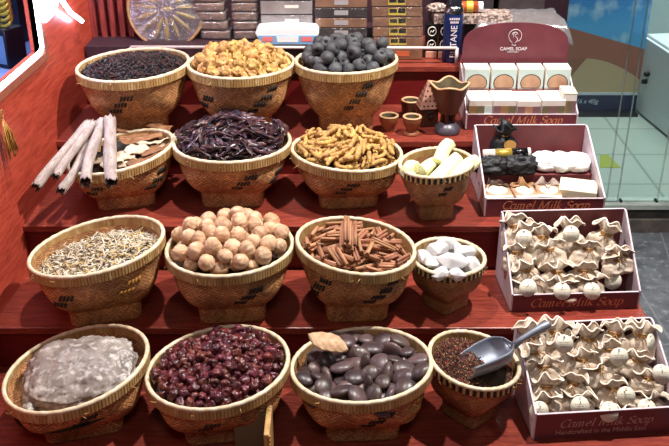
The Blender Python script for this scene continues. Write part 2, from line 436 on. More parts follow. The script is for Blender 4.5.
def vn(p, s, seed=0): return noise.noise(Vector(p)*s+Vector((seed*13.7, seed*5.1, seed*9.3)))

# ------------------------------------------------------------------ levels
ZA, ZB, ZC, ZD, ZT = H-.955, H-1.06, H-1.19, H-1.31, H-.83
YA, YB, YC, YT = 2.373, 2.063, 1.797, 2.66
XR = .742; XU = .688
def panel_x(y): return -.75-(2.8-y)*.05

# ------------------------------------------------------------------ the red stepped stand
stand = empty('display_stand', (0, 2.0, 0))
tag(stand, 'red stained wooden display stand stepped like a staircase under the baskets and soap boxes', 'display stand')
def sp(mb, nm, mat, bev=.002):
    o = mb.obj(nm, mat, None, False, bevel=bev); o.parent = stand; o.matrix_parent_inverse = Matrix.Translation((0, -2.0, 0)); return o
for (y0, y1, z) in ((YT, 3.0, ZT), (YA, YT+.02, ZA), (YB, YA+.02, ZB), (YC, YB+.02, ZC), (1.30, YC+.02, ZD)):
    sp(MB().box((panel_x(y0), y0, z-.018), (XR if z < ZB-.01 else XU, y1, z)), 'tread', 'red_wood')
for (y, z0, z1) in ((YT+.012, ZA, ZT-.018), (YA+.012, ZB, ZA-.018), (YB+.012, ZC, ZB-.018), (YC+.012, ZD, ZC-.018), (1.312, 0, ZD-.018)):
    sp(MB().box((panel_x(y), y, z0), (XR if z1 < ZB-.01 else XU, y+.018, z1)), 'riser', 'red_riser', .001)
def sidewall(side, x):
    mb = MB(); n = len(side)
    v = [(x-.018, y, z) for y, z in side]+[(x, y, z) for y, z in side]
    mb.add(v, [tuple(range(n-1, -1, -1)), tuple(range(n, 2*n))]+[(i, (i+1) % n, n+(i+1) % n, n+i) for i in range(n)])
    sp(mb, 'side_panel', 'red_wood', 0)
sidewall([(1.33, 0), (YB+.02, 0), (YB+.02, ZC-.018), (YC+.02, ZC-.018), (YC+.02, ZD-.018), (1.33, ZD-.018)], XR-.004)
sidewall([(YB+.02, 0), (3.0, 0), (3.0, ZT-.018), (YT+.02, ZT-.018), (YT+.02, ZA-.018), (YA+.02, ZA-.018), (YA+.02, ZB-.018), (YB+.02, ZB-.018)], XU-.004)
# rail along the top shelf
ra, rb = atY(131, 47, YT+.02), atY(457, 48, YT+.02)
mb = MB(); mb.tube([ra, rb], .0048, 12); mb.tube([ra, (ra.x, ra.y, ZT)], .005, 10); mb.tube([rb, (rb.x, rb.y, ZT)], .005, 10)
o = sp(mb, 'guard_rail', 'white_metal', 0); o['label'] = 'pale metal guard rail'
for p in o.data.polygons: p.use_smooth = True
# dark plinth under the left part of the top shelf
PZ = ZT+.05
o = sp(MB().box((-.748, YT+.04, ZT), (.145, 2.98, PZ)), 'shelf_plinth', 'dark_wall')

# ------------------------------------------------------------------ the setting
def flatbox(name, lo, hi, mat): return struct(MB().box(lo, hi).obj(name, mat, None, False))
flatbox('floor', (-3, -1, -.05), (4, 3.07, 0), 'slate')
mb = MB()
for (a, b) in (((641, 292), (669, 338)), ((610, 283), (669, 287)), ((655, 215), (669, 258)), ((620, 352), (669, 344))):
    p, q = atZ(*a, .0005), atZ(*b, .0005); d = (q-p).normalized(); n_ = Vector((-d.y, d.x, 0))*.003; q = q+d*.6
    mb.add([p-n_, q-n_, q+n_, p+n_], [(0, 1, 2, 3)])
struct(mb.obj('trim_1', 'slate_line', None, False))
ZS = .091
flatbox('floor.001', (.4, 3.10, ZS-.02), (4, 5.2, ZS), 'shop_tiles')
flatbox('trim_2', (.4, 3.06, .0), (4, 3.10, .052), 'step_band')
flatbox('trim_3', (.4, 3.075, .052), (4, 3.11, ZS), 'step_dark')
flatbox('trim_4', (.4, 3.07, ZS), (4, 3.14, ZS+.018), 'sill')
flatbox('wall_rear', (.4, 4.9, 0), (4, 5.0, 2.4), 'shop_wall')
# left wooden panel with a show window
def PP(y, z, off=0): return Vector((panel_x(y)+off, y, z))
W0, W1, WZ0, WZ1 = 1.45, 2.37, H-.702, H-.2
def slab(mb, y0, y1, z0, z1, off0, off1, mi=0):
    v = [PP(y0, z0, off0), PP(y1, z0, off0), PP(y1, z1, off0), PP(y0, z1, off0), PP(y0, z0, off1), PP(y1, z0, off1), PP(y1, z1, off1), PP(y0, z1, off1)]
    mb.add(v, [(0,1,2,3),(7,6,5,4),(0,4,5,1),(1,5,6,2),(2,6,7,3),(3,7,4,0)], mi)
mb = MB(); slab(mb, 1.0, 2.83, 0, WZ0, -.03, 0); slab(mb, W1, 2.83, WZ0, 1.9, -.03, 0); slab(mb, 1.0, W1, WZ1, 1.9, -.03, 0); slab(mb, 1.0, W0, WZ0, WZ1, -.03, 0)
struct(mb.obj('wall_left', 'red_panel', None, False))
win = struct(empty('window_1', PP(W1, WZ0)))
def wp(mb, nm, mat, smooth=False):
    o = mb.obj(nm, mat, None, smooth); o.parent = win; o.matrix_parent_inverse = Matrix.Translation(-PP(W1, WZ0)); return o
mb = MB(); slab(mb, W0, W1+.022, WZ0-.022, WZ0, -.02, .008); slab(mb, W1, W1+.022, WZ0, WZ1, -.02, .008); wp(mb, 'window_frame', 'wood_trim')
NF = WZ0-.062
mb = MB(); slab(mb, W0, 2.93, NF-.02, NF, -.42, -.03); slab(mb, 2.93, 2.95, NF-.02, WZ1+.02, -.42, -.03); slab(mb, W0, 2.95, NF-.02, WZ1+.02, -.44, -.42); slab(mb, W0, 2.95, WZ1, WZ1+.02, -.42, -.03); wp(mb, 'window_niche', 'niche')
mb = MB()
mb.tube([PP(W0, WZ0+.009, .004), PP(W1-.02, WZ0+.009, .004), PP(W1-.009, WZ0+.02, .004), PP(W1-.008, WZ1, .004)], .0052, 10); wp(mb, 'led_strip', 'led', True)['label'] = 'glowing white light strip'
# things inside the show window
def carton(name, label, loc, size, rz, mats, group=None, front=None, top=None, cat='box'):
    e = empty(name, loc, rz); tag(e, label, cat, group); w, d, h = size
    MB().box((-w/2, -d/2, 0), (w/2, d/2, h)).obj('carton', mats, e, False, bevel=min(.003, h*.1))
    return e
def inwin(px, X): 
    rr = ray(px, 50); d_ = X/rr.x; return Vector((X, rr.y*d_, NF))
q0 = inwin(7, -.90)
nb = carton('display_box', 'black glossy box with a pale blue painted highlight in the lit window', q0, (.075, .07, .105), -.5, 'dark_carton')
MB().box((-.005, -.0362, .012), (.032, -.0345, .090)).obj('front_panel', 'blue_highlight', nb, False)  # the light-blue highlight on the box face, put in as a coloured plate
q1 = inwin(19, -.96); carton('display_box', 'larger dark navy box standing behind in the lit window', q1, (.11, .10, .150), -.3, 'dark_carton')
mb = MB()
for k in range(5): mb.tube([Vector((.026*math.cos(t/16*2*PI), .012*math.sin(t/16*4*PI), .02+k*.016+.02*math.sin(t/16*2*PI))) for t in range(16)], .0055, 6, close=True)
o = mb.obj('coiled_chain', 'foil_yellow', None, True, loc=q0+Vector((0, 0, .106))); tag(o, 'dark gold coiled chain on top of the black box in the window', 'ornament')
mb = MB()
for k in range(9): mb.sphere(lambda d, k=k: Vector((k*.013-.05, .014*math.sin(k*2), .014+.012*(k % 3)))+d*.015, 8, 6, mi=k % 3)
o = mb.obj('flower_bunch', ['soap_teal', 'loofah', 'soap_white'], None, True, loc=q1+Vector((0, 0, .151))); tag(o, 'pale green and white flower bunch on the navy box in the window', 'flowers')
# neon sign on the panel, cut off by the top of the frame
sign = empty('neon_sign', PP(2.45, H-.58, .02)); tag(sign, 'white glowing neon sign strokes on the red wooden panel', 'neon sign')
def sgn(pts, r, nm):
    q = []
    for (x, y, Y) in pts:
        p = ray(x, y)
        # meet the panel plane pushed out 2 cm
        # x = -.75-(2.8-y)*.05+.02
        t = (-.73-.14)/(p.x-.05*p.y); q.append(p*t+Vector((0, 0, H))-sign.location)
    MB().tube(q, r, 10).obj(nm, 'led', sign, True)
sgn([(40, 14, 0), (44, 18, 0), (50, 12, 0), (54, 2, 0), (56, -12, 0)], .012, 'tube')
sgn([(60, -10, 0), (63, 2, 0), (70, 12, 0), (82, 21, 0)], .006, 'tube')
# back wall behind the top shelf: dark boards with red slats
flatbox('wall_back', (-1.0, 3.0, 0), (.765, 3.06, 2.2), 'dark_wall')
mb = MB()
for x in (-.80, -.742, -.712, -.684, -.655, -.628): mb.box((x-.007, 2.80, PZ), (x+.008, 2.83, 2.1))
mb.box((-.83, 2.83, PZ), (-.615, 2.842, 2.1))
struct(mb.obj('trim_5', 'maroon_wall', None, False))

# ------------------------------------------------------------------ baskets
BK = {}
def se(a, n):
    """superellipse direction scale: 1 for a circle (n=2), squarer for larger n"""
    c, s_ = abs(math.cos(a)), abs(math.sin(a)); return (c**n+s_**n)**(-1/n)
def basket(key, label, px, py, apx, Y, lev, slope, pitch=0, striped=False, rot=0.0, deco=(), foot=.53, group='large woven bamboo baskets', band=.021):
    c = atY(px, py, Y); d = depth(c); r = apx/F*d*.985; h = c.z-lev
    roll = math.tan(math.radians(slope))/.88; tp = math.tan(math.radians(pitch))
    e = empty('woven_basket', (c.x, c.y, lev)); tag(e, label, 'basket', group)
    def tilt(x, y): return roll*x+tp*y
    hf = h*.28
    def prof(t):        # t 0..1 -> (radius, height, squareness)
        z = h*t
        if z < hf: return r*foot*(1+.04*z/hf), z, 7
        q = (z-hf)/(h-hf)
        s_ = math.sin(q*PI/2)**.80
        return r*(foot*1.04+(.985-foot*1.04)*s_), z, 2+5*max(0, 1-q*1.5)**1.5
    wob = R.random()*9
    def pt(a, t, off=0):
        rr, z, n = prof(t)
        rr = (rr+off)*se(a-rot, n)*(1+.012*math.sin(2*a+wob)*t+.006*math.sin(3*a+wob*2)*t)
        x, y = rr*math.cos(a), rr*math.sin(a)
        return Vector((x, y, z+tilt(x, y)*t**1.5))
    mb = MB()
    mb.grid(lambda u, v: pt(u*2*PI, v), 96, 26, True, uvf=lambda u, v: (u*2*PI*r*.85, v*h*1.25), capb=True)
    mb.grid(lambda u, v: pt(-u*2*PI, .3+.7*v, -.005), 96, 14, True, uvf=lambda u, v: (u*2*PI*r*.85, v*h))
    for (ang, t0, rows, dirn, mi) in deco:      # woven-in dark or gold dashes, stepping diagonally
        for k in range(rows):
            for j in range(4):
                a0 = math.radians(ang-90)+dirn*k*.13+j*.062
                t = t0+k*.115
                q = [pt(a0+da, t+dt, .0026) for da, dt in ((0, 0), (.040, 0), (.074, .075), (.034, .075))]
                q2 = [p*1.0 for p in [pt(a0+da, t+dt, -.001) for da, dt in ((0, 0), (.040, 0), (.074, .075), (.034, .075))]]
                mb.add(q+q2, [(0, 1, 2, 3), (0, 4, 5, 1), (1, 5, 6, 2), (2, 6, 7, 3), (3, 7, 4, 0)], mi)
    mb.obj('body', ['weave_small' if striped else 'weave', 'bamboo_dark', 'bamboo_gold'], e)
    # rim band: upright split-bamboo strips
    ns = 84 if striped else 132
    def band_fn(u, v):
        a = u*2*PI; k = (u*ns) % 1.0
        off = .0035 if 0.12 < k < .88 else .0012
        p = pt(a, 1, off+.001); return Vector((p.x, p.y, p.z-band*(1-v)))
    mb = MB()
    mb.grid(band_fn, ns*5, 3, True, mif=(lambda u, v: 1 if (int(u*ns) % 2 and v < .99) else 0) if striped else None)
    mb.grid(lambda u, v: (lambda p: Vector((p.x, p.y, p.z-band*v*1.1)))(pt(u*2*PI, 1, -.0065)), 96, 3, True)
    rb_ = mb.obj('rim_band', ['bamboo_band', 'bamboo_dark'], e, False)
    # lip: bundled strip on the top edge
    mb = MB()
    ring = [pt(i/96*2*PI, 1, -.0005)+Vector((0, 0, .001+.0006*math.sin(i*2.3))) for i in range(96)]
    mb.tube(ring, [.0052 if i % 12 else .0047 for i in range(96)], 8, close=True)
    mb.obj('rim_lip', 'bamboo_lip', rb_)
    # stray fibres
    for k in range(5):
        mb = MB()
        a = R.uniform(PI*1.1, PI*1.9); p = pt(a, 1, .005)-Vector((0, 0, R.uniform(.0, .02)))
        o_ = Vector((math.cos(a), math.sin(a), 0)); q = p+o_*.006+Vector((R.uniform(-.012, .012), 0, R.uniform(-.012, .008)))
        mb.tube([p, (p+q)/2+o_*.002, q], [.0009, .0008, .0004], 5)
        mb.obj('loose_fibre', 'bamboo_band', rb_)
    BK[key] = dict(e=e, c=Vector((c.x, c.y, lev)), r=r, h=h, tilt=tilt, R=r-.012)
    return e
def lining(key, drop, dome, rad=None):
    """cloth lining inside the basket, bulging up under the heap"""
    b = BK[key]; Rr = b['R']-.002
    def fn(u, v):
        q = v; a = u*2*PI; rr = Rr*(1-q)
        x, y = rr*math.cos(a), rr*math.sin(a)
        return Vector((x, y, b['h']-drop+dome*(1-(rr/Rr)**2)+b['tilt'](x, y)))
    MB().grid(fn, 48, 10, True).obj('lining', 'lining', b['e'])
    b['H0'] = lambda x, y: b['c'].z+b['h']-drop+dome*max(0, 1-((x*x+y*y)/(Rr*Rr)))+b['tilt'](x, y)
dk = lambda *a: a
basket('B1', 'woven basket of black dried leaf pieces, top left beside the red panel', 133, 65, 57, 2.50, ZA, 2.5, 0, rot=.2, deco=((-20, .46, 3, 1, 1),))
basket('B2', 'woven basket heaped with yellow dried fruits', 241, 63, 54, 2.50, ZA, 0, 0, rot=.1, deco=((12, .4, 4, 1, 1), (-50, .5, 2, 1, 1)))
basket('B3', 'woven basket heaped with black dried limes', 346, 60, 51.5, 2.50, ZA, 1, -1, rot=0, deco=((-4, .42, 4, 1, 1),))
basket('B4', 'woven basket holding bark pieces with long pale bark rolls across its rim', 121, 152, 54.5, 2.235, ZB, 9, 0, rot=.25, deco=((38, .45, 3, 1, 1), (-32, .5, 2, 1, 1)))
basket('B5', 'woven basket heaped with dark purple dried pods', 232, 141, 59, 2.25, ZB, 0, 0, rot=0, deco=((2, .42, 3, 1, 1), (45, .5, 2, 1, 1)))
basket('B6', 'woven basket heaped with yellow turmeric fingers', 347, 151, 56, 2.24, ZB, -2.5, -1, rot=.1, deco=((-16, .42, 3, 1, 1),))
basket('B7', 'woven basket of pale dried shavings, tilted, beside the red panel', 97, 246, 68, 1.895, ZC, 8, -2, rot=.3, deco=((-32, .5, 2, 1, 1), (22, .45, 3, 1, 2)))
basket('B8', 'woven basket heaped with pale tan dried limes', 229.5, 246, 64, 1.895, ZC, 1.3, 0, rot=.1, deco=((8, .42, 3, 1, 1),))
basket('B9', 'woven basket of short cinnamon quills', 356, 245, 60.5, 1.895, ZC, -5, 0, rot=0.05, deco=((8, .42, 4, 1, 1), (-55, .5, 3, 1, 1)))
basket('B10', 'woven basket holding one big white crystalline rock, bottom left', 76, 367, 74, 1.63, ZD, 9.5, 0, rot=.3, deco=((0, .45, 3, 1, 1),))
basket('B11', 'woven basket heaped with dark red rose hips', 218, 366, 72.5, 1.615, ZD, 6, 0, rot=.15, deco=((-14, .5, 2, 1, 1),))
basket('B12', 'woven basket of smooth dark flat seeds with one papery pod on top', 361.5, 364, 71, 1.62, ZD, 4, -3, rot=.05, deco=((-2, .45, 3, 1, 1), (36, .45, 4, 1, 2)))
SG = 'small baskets with striped rims'
basket('S1', 'small stripe-rimmed basket holding pale green stalks', 436, 163, 37.8, 2.14, ZB, 4, 0, True, rot=.1, group=SG, foot=.46, band=.015, deco=((0, .6, 2, 1, 1),))
basket('S2', 'small stripe-rimmed basket holding white crystal lumps', 448, 257, 37.5, 1.905, ZC, -2, 2, True, rot=.7, group=SG, foot=.48, band=.015)
basket('S3', 'small stripe-rimmed basket of reddish herb mix holding a metal scoop', 474, 360, 46.3, 1.64, ZD, -8, 4, True, rot=.75, group=SG, foot=.48, band=.016)

# ------------------------------------------------------------------ heaps: things are dropped one by one on a height map
class Heap:
    G = .002
    def __init__(s, key):
        b = BK[key]; s.b = b; s.R = b['R']; n = int(s.R/s.G)+14; s.n = n
        ax = (np.arange(2*n+1)-n)*s.G; s.X, s.Y = np.meshgrid(ax, ax, indexing='ij')
        s.H = np.vectorize(b['H0'])(s.X, s.Y).astype(float); s.base = s.H.copy()
    def cell(s, x, y): return int(round(x/s.G))+s.n, int(round(y/s.G))+s.n
    def win(s, x, y, r):
        i, j = s.cell(x, y); k = int(r/s.G)+1
        a, b_ = max(0, i-k), min(2*s.n+1, i+k+1); c, d = max(0, j-k), min(2*s.n+1, j+k+1)
        return slice(a, b_), slice(c, d)
    def top(s, x, y, r):
        sl = s.win(x, y, r); dx = s.X[sl]-x; dy = s.Y[sl]-y; q = r*r-dx*dx-dy*dy; m = q > 0
        if not m.any(): return None
        return float((s.H[sl][m]+np.sqrt(q[m])).max())
    def stamp(s, x, y, z, r):
        sl = s.win(x, y, r); dx = s.X[sl]-x; dy = s.Y[sl]-y; q = r*r-dx*dx-dy*dy
        s.H[sl] = np.where(q > 0, np.maximum(s.H[sl], z+np.sqrt(np.maximum(q, 0))), s.H[sl])
    def world(s, x, y, z): return Vector((s.b['c'].x+x, s.b['c'].y+y, z))
    def ball(s, r, K=60, over=.0, bias=0):
        best = None
        for _ in range(K):
            a = R.uniform(0, 2*PI); rr = (s.R-r*(1-over))*math.sqrt(R.random())
            x, y = rr*math.cos(a), rr*math.sin(a)
            z = s.top(x, y, r); sc = z-s.b['H0'](x, y)+bias*rr
            if best is None or sc < best[0]: best = (sc, x, y, z)
        sc, x, y, z = best; lim = s.R-r*(1-over)
        for st in (.6, .35, .2, .1, .06):       # settle: roll to the lowest place nearby
            for _ in range(4):
                mv = False
                for q in range(8):
                    x2, y2 = x+st*r*math.cos(q*PI/4), y+st*r*math.sin(q*PI/4)
                    if math.hypot(x2, y2) > lim: continue
                    z2 = s.top(x2, y2, r); s2 = z2-s.b['H0'](x2, y2)
                    if s2 < sc-1e-5: sc, x, y, z, mv = s2, x2, y2, z2, True
                if not mv: break
        s.stamp(x, y, z, r)
        return s.world(x, y, z)
    def stick(s, L, r, K=24, sink=.4, ang=None, over=.0, maxtilt=.5, lim=1.0):
        best = None
        for _ in range(K):
            a = R.uniform(0, 2*PI); rr = s.R*lim*math.sqrt(R.random()); x, y = rr*math.cos(a), rr*math.sin(a)
            f = R.uniform(0, PI) if ang is None else R.gauss(ang[0], ang[1])
            dx, dy = math.cos(f)*L/2, math.sin(f)*L/2
            if max(math.hypot(x+dx, y+dy), math.hypot(x-dx, y-dy)) > s.R-r+over: continue
            zs = [s.top(x+dx*t, y+dy*t, r) for t in (-1, -.5, 0, .5, 1)]
            za, zb = max(zs[0], zs[1]-.1*L), max(zs[4], zs[3]-.1*L)
            tl = max(-maxtilt, min(maxtilt, (zb-za)/L)); zm = (za+zb)/2; 
            up = max(zs[i]-(zm+tl*L*t/2) for i, t in enumerate((-1, -.5, 0, .5, 1)))
            zm += up-sink*r
            sc = zm-s.b['H0'](x, y)
            if best is None or sc < best[0]: best = (sc, x, y, zm, f, tl)
        if best is None: return None
        _, x, y, z, f, tl = best; dx, dy = math.cos(f)*L/2, math.sin(f)*L/2
        k = max(3, int(L/r))
        for i in range(k+1):
            t = -1+2*i/k; s.stamp(x+dx*t, y+dy*t, z+tl*L*t/2, r)
        return s.world(x, y, z), Vector((math.cos(f), math.sin(f), tl)).normalized()
def axis_rot(d, roll=None):
    d = Vector(d).normalized(); up = Vector((0, 0, 1))
    y = up.cross(d)
    if y.length < 1e-4: y = Vector((0, 1, 0))
    y.normalize(); z = d.cross(y)
    M = Matrix((d, y, z)).transposed()
    return M @ Matrix.Rotation(R.uniform(0, 2*PI) if roll is None else roll, 3, 'X')
def rnd_rot(): return Euler((R.uniform(0, 6.28), R.uniform(0, 6.28), R.uniform(0, 6.28))).to_matrix()
class Kind:
    """a set of shape variants; each call links one more individual"""
    def __init__(s, name, label, cat, group, meshes): s.__dict__.update(name=name, label=label, cat=cat, group=group, meshes=meshes, proto=None)
    def new(s, loc, rot, sc=1, label=None):
        me = R.choice(s.meshes)
        if s.proto is None:
            o = bpy.data.objects.new(s.name, me); tag(o, s.label, s.cat, s.group); s.proto = o
        else:
            o = s.proto.copy(); o.data = me; o['label'] = s.label
        C.objects.link(o)
        if label: o['label'] = label
        S = Matrix.Diagonal(tuple(sc)+(1,)) if hasattr(sc, '__len__') else Matrix.Scale(sc, 4)
        o.matrix_world = Matrix.Translation(loc) @ rot.to_4x4() @ S
        return o

# --- loose stuff: one object of very many small pieces
def strips(name, label, cat, key, n, L, W, mats, curl=.5, T=.0012, layers=3, lim=1.0, dz=.0, mound=None, wts=None):
    b = BK[key]; mb = MB(); Rr = (b['R']+.002)*lim
    for i in range(n):
        a = R.uniform(0, 2*PI); rr = Rr*math.sqrt(R.random())*.985; x, y = rr*math.cos(a), rr*math.sin(a)
        z = b['H0'](x, y)-b['c'].z+R.random()*layers*T*2+dz
        if mound: z += mound(x, y)
        l = L*R.uniform(.55, 1.25); w = W*R.uniform(.6, 1.3); f = R.uniform(0, 2*PI); tl = R.gauss(0, .28); rl = R.gauss(0, .7); cv = R.uniform(-curl, curl)
        M = Matrix.Translation((x, y, z+abs(tl)*l*.3)) @ Euler((rl, -tl, f)).to_matrix().to_4x4()
        ns = 4; v = []
        if math.hypot(x+math.cos(f)*l/2, y+math.sin(f)*l/2) > Rr+.002 or math.hypot(x-math.cos(f)*l/2, y-math.sin(f)*l/2) > Rr+.002: continue
        for k in range(ns+1):
            t = k/ns-.5; ww = w*(1-(2*t)**2*.75)/2; bz = cv*l*(.25-t*t)*1.2; sx = R.uniform(-.1, .1)*w
            v += [(t*l, -ww+sx, bz), (t*l, sx, bz+T), (t*l, ww+sx, bz), (t*l, sx, bz-T)]
        fs = [(k*4+j, k*4+(j+1) % 4, k*4+4+(j+1) % 4, k*4+4+j) for k in range(ns) for j in range(4)]+[(3, 2, 1, 0), tuple(ns*4+j for j in range(4))]
        mb.add(v, fs, R.choices(range(len(mats)), wts)[0] if wts else R.randrange(len(mats)), M)
    o = mb.obj(name, mats, None, True, loc=b['c']); tag(o, label, cat, kind='stuff'); return o

lining('B1', .018, .030)
strips('dried_leaves', 'mass of black curled dried leaf pieces filling the top left basket', 'dried leaves', 'B1', 2300, .020, .0062, ['black_tea', 'black_tea', 'black_tea_red'], .8, .0012, 4)
lining('B7', .045, .012)
strips('dried_shavings', 'mass of pale cream dried shavings filling the tilted basket by the red panel', 'dried shavings', 'B7', 2600, .028, .0062, ['chip_white', 'chip_cream', 'chip_yellow', 'chip_dark'], .7, .0010, 5, wts=(6, 5, 1.5, 1.6), mound=lambda x, y: .012*math.exp(-((x-.03)**2+(y-.03)**2)/.006))

# --- yellow dried fruits
def lumpy(seed, r, ax=(1, 1, 1), amp=.12, sc=60, nu=20, nv=12, ridges=0, rim=0):
    mb = MB()
    def fn(d):
        q = 1+amp*vn(d*r, sc, seed)+amp*.5*vn(d*r, sc*2.3, seed+5)
        if ridges:
            a = math.atan2(d.y, d.x); q += rim*abs(math.cos(a*ridges/2))*(1-abs(d.z))**.5
        return Vector((d.x*ax[0], d.y*ax[1], d.z*ax[2]))*r*q
    return mb.sphere(fn, nu, nv)
lining('B2', .024, .030)
k = Kind('dried_fruit', 'yellow wrinkled dried fruit in the heap in the second basket of the top row', 'dried fruit', 'yellow dried fruits in the top basket',
         [lumpy(i, .0158, (1.2, .92, .86), .5, 80, 26, 16).mesh('dried_fruit', 'yellow_nut') for i in range(5)])
hp = Heap('B2')
for i in range(100): k.new(hp.ball(.0136, 40, .4), rnd_rot(), R.uniform(.80, 1.05))
# --- black limes with a dimple or a hole
def blime(seed, hole):
    mb = MB(); r = .0222
    def fn(d):
        q = 1+.07*vn(d, 1.6, seed)+.03*vn(d, 5, seed)
        t = max(0, d.z)
        if d.z > .8: q -= (.22 if hole else .07)*((d.z-.8)/.2)**.7
        return Vector((d.x, d.y, d.z*.93))*r*q
    return mb.sphere(fn, 24, 18, mif=(lambda u, v: 1 if v > .87 else 0) if hole else None).mesh('black_lime', ['black_lime', 'lime_hole'])
lining('B3', .022, .022)
kb = Kind('black_lime', 'round charcoal black dried lime heaped in the top basket left of the wooden cups', 'dried lime', 'black dried limes', [blime(i, i % 2) for i in range(6)])
hp = Heap('B3')
for i in range(52):
    p = hp.ball(.0190, 40, .35)
    d = Vector((R.gauss(0, .7), R.gauss(-.6, .6), R.gauss(.3, .6))); rt = d.to_track_quat('Z', 'Y').to_matrix()
    kb.new(p, rt, R.uniform(.78, .98))
# --- dark dried pods
def podmesh(seed):
    rr = random.Random(seed); L = .066; tw = rr.uniform(-2.4, 2.4); cv = rr.uniform(-.016, .016); cz = rr.uniform(-.008, .01)
    def fn(u, v):
        t = v-.5; a = u*2*PI; w = .0068*max(.08, (1-(2*abs(t))**2.6))**.7*(1+.25*math.sin(v*14+seed)); th = .0022+.001*math.sin(v*9+seed)
        y, z = w*math.cos(a), th*math.sin(a)+.0026*math.cos(2*a)*(1-abs(2*t)); f = tw*t
        return Vector((t*L, y*math.cos(f)-z*math.sin(f)+cv*(1-4*t*t), y*math.sin(f)+z*math.cos(f)+cz*(1-4*t*t)))
    return MB().grid(fn, 12, 18, True, capb=True, capt=True).mesh('dried_pod', 'dark_pod')
lining('B5', .024, .038)
k = Kind('dried_pod', 'dark purple-brown flat curled dried pod in the middle basket of the second row', 'dried pod', 'dark dried pods', [podmesh(i) for i in range(9)])
hp = Heap('B5')
for i in range(230):
    q = hp.stick(.060, .0052, 18, .55, over=.006)
    if q: k.new(q[0], axis_rot(q[1], R.gauss(0, .7)), R.uniform(.8, 1.2))
# --- turmeric fingers
def turm(seed):
    rr = random.Random(seed); L = .056; cv = rr.uniform(-.010, .010); r0 = rr.uniform(.0058, .0072)
    mb = MB()
    def fn(u, v):
        t = v-.5; a = u*2*PI; r = r0*max(.12, 1-(2*abs(t))**4)**.5*(1+.10*math.sin(v*34+seed)+.18*vn((v*4, seed, 0), 1))
        return Vector((t*L, r*math.cos(a)+cv*(1-4*t*t), r*math.sin(a)))
    mb.grid(fn, 10, 26, True, capb=True, capt=True)
    for j in range(rr.randint(0, 2)):
        t = rr.uniform(-.3, .3); s_ = rr.choice((-1, 1)); y = cv*(1-4*t*t)
        mb.tube([(t*L, y, 0), (t*L+.004, y+s_*.007, .001), (t*L+.007, y+s_*.013, .002)], [r0*.75, r0*.7, r0*.35], 8)
    return mb.mesh('turmeric_finger', 'turmeric')
lining('B6', .022, .036)
k = Kind('turmeric_finger', 'knobbly yellow-brown turmeric finger in the heap left of the pale green stalks', 'turmeric', 'turmeric fingers', [turm(i) for i in range(8)])
hp = Heap('B6')
for i in range(165):
    q = hp.stick(.050, .0062, 18, .5, over=.006)
    if q: k.new(q[0], axis_rot(q[1]), R.uniform(.8, 1.15))
# --- pale limes with meridian ridges
lining('B8', .030, .026)
k = Kind('dried_lime', 'round pale tan dried lime heaped in the middle basket of the third row', 'dried lime', 'pale dried limes',
         [lumpy(i, .0195, (1, 1, .93), .13, 40, 40, 16, 10, .075).mesh('dried_lime', 'pale_lime') for i in range(6)])
hp = Heap('B8')
for i in range(72): k.new(hp.ball(.0184, 40, .3), rnd_rot(), R.uniform(.84, 1.08))
# --- cinnamon quills: bark scrolled in from both edges
def quill(L, ro, th=.0011, seed=0):
    mb = MB(); rr = random.Random(seed)
    pts = []
    for s_ in (-1, 1):          # spiral section, then mirrored
        arc = []
        for i in range(15):
            q = i/14; a = -PI/2+s_*(q*2.9*PI*.62); rad = ro*.62*(1-.42*q)
            arc.append((s_*ro*.44+rad*math.cos(a), rad*math.sin(a)))
        pts.append(arc)
    sec = pts[0][::-1]+pts[1]
    n = len(sec); j0 = [rr.uniform(-.06, .06) for _ in range(n)]; j1 = [rr.uniform(-.06, .06) for _ in range(n)]
    def off(i):
        a = Vector(sec[min(i+1, n-1)])-Vector(sec[max(i-1, 0)]); a.normalize(); return Vector((-a.y, a.x))*th
    outer = [Vector(p) for p in sec]; inner = [Vector(p)+off(i) for i, p in enumerate(sec)]
    loop = outer+inner[::-1]; m = len(loop)
    v = []
    for e_, jj in ((-.5, j0), (0, None), (.5, j1)):
        for i, p in enumerate(loop):
            k_ = i if i < n else 2*n-1-i
            x = e_*L+(jj[k_]*L*.35 if jj else 0); v.append((x, p.x*(1+.06*e_), p.y))
    f = [(s_*m+i, s_*m+(i+1) % m, (s_+1)*m+(i+1) % m, (s_+1)*m+i) for s_ in (0, 1) for i in range(m)]
    f += [(i, i+1, m-2-i, m-1-i)[::-1] for i in range(n-1)]+[(2*m+i, 2*m+i+1, 2*m+m-2-i, 2*m+m-1-i) for i in range(n-1)]
    return mb.add(v, f)
lining('B9', .045, .014)
k = Kind('cinnamon_quill', 'reddish-brown scrolled cinnamon quill in the basket left of the white crystals', 'cinnamon quill', 'cinnamon quills', [quill(.064, .0072, seed=i).mesh('cinnamon_quill', 'cinnamon') for i in range(5)])
hp = Heap('B9')
for i in range(112):
    a = None
    q = hp.stick(.060, .0068, 20, .45, over=.004, maxtilt=.6)
    if q: k.new(q[0], axis_rot(q[1]), (R.uniform(.75, 1.12), R.uniform(.8, 1.15), R.uniform(.8, 1.15)))
cb = BK['B9']['c']; zb = atY(340, 243, 1.87).z
for i, (dx, dz, dy) in enumerate(((-.034, .004, 0), (-.022, .001, .004), (-.010, .004, 0), (-.029, .016, .006), (-.016, .015, .004), (-.004, .013, .01), (-.022, .027, .01))):
    d = Vector((.03+dx*.6, 1, .42)); p = Vector((cb.x+dx, 1.868+dy, zb+dz+.006))
    k.new(p, axis_rot(d), (1.12, 1, 1), label='reddish-brown cinnamon quill in the bundle lying end-on at the middle of its heap').update_tag()
for o in C.objects:
    if o.get('label', '').startswith('reddish-brown cinnamon quill in the bundle'): o['group'] = 'bundled cinnamon quills'
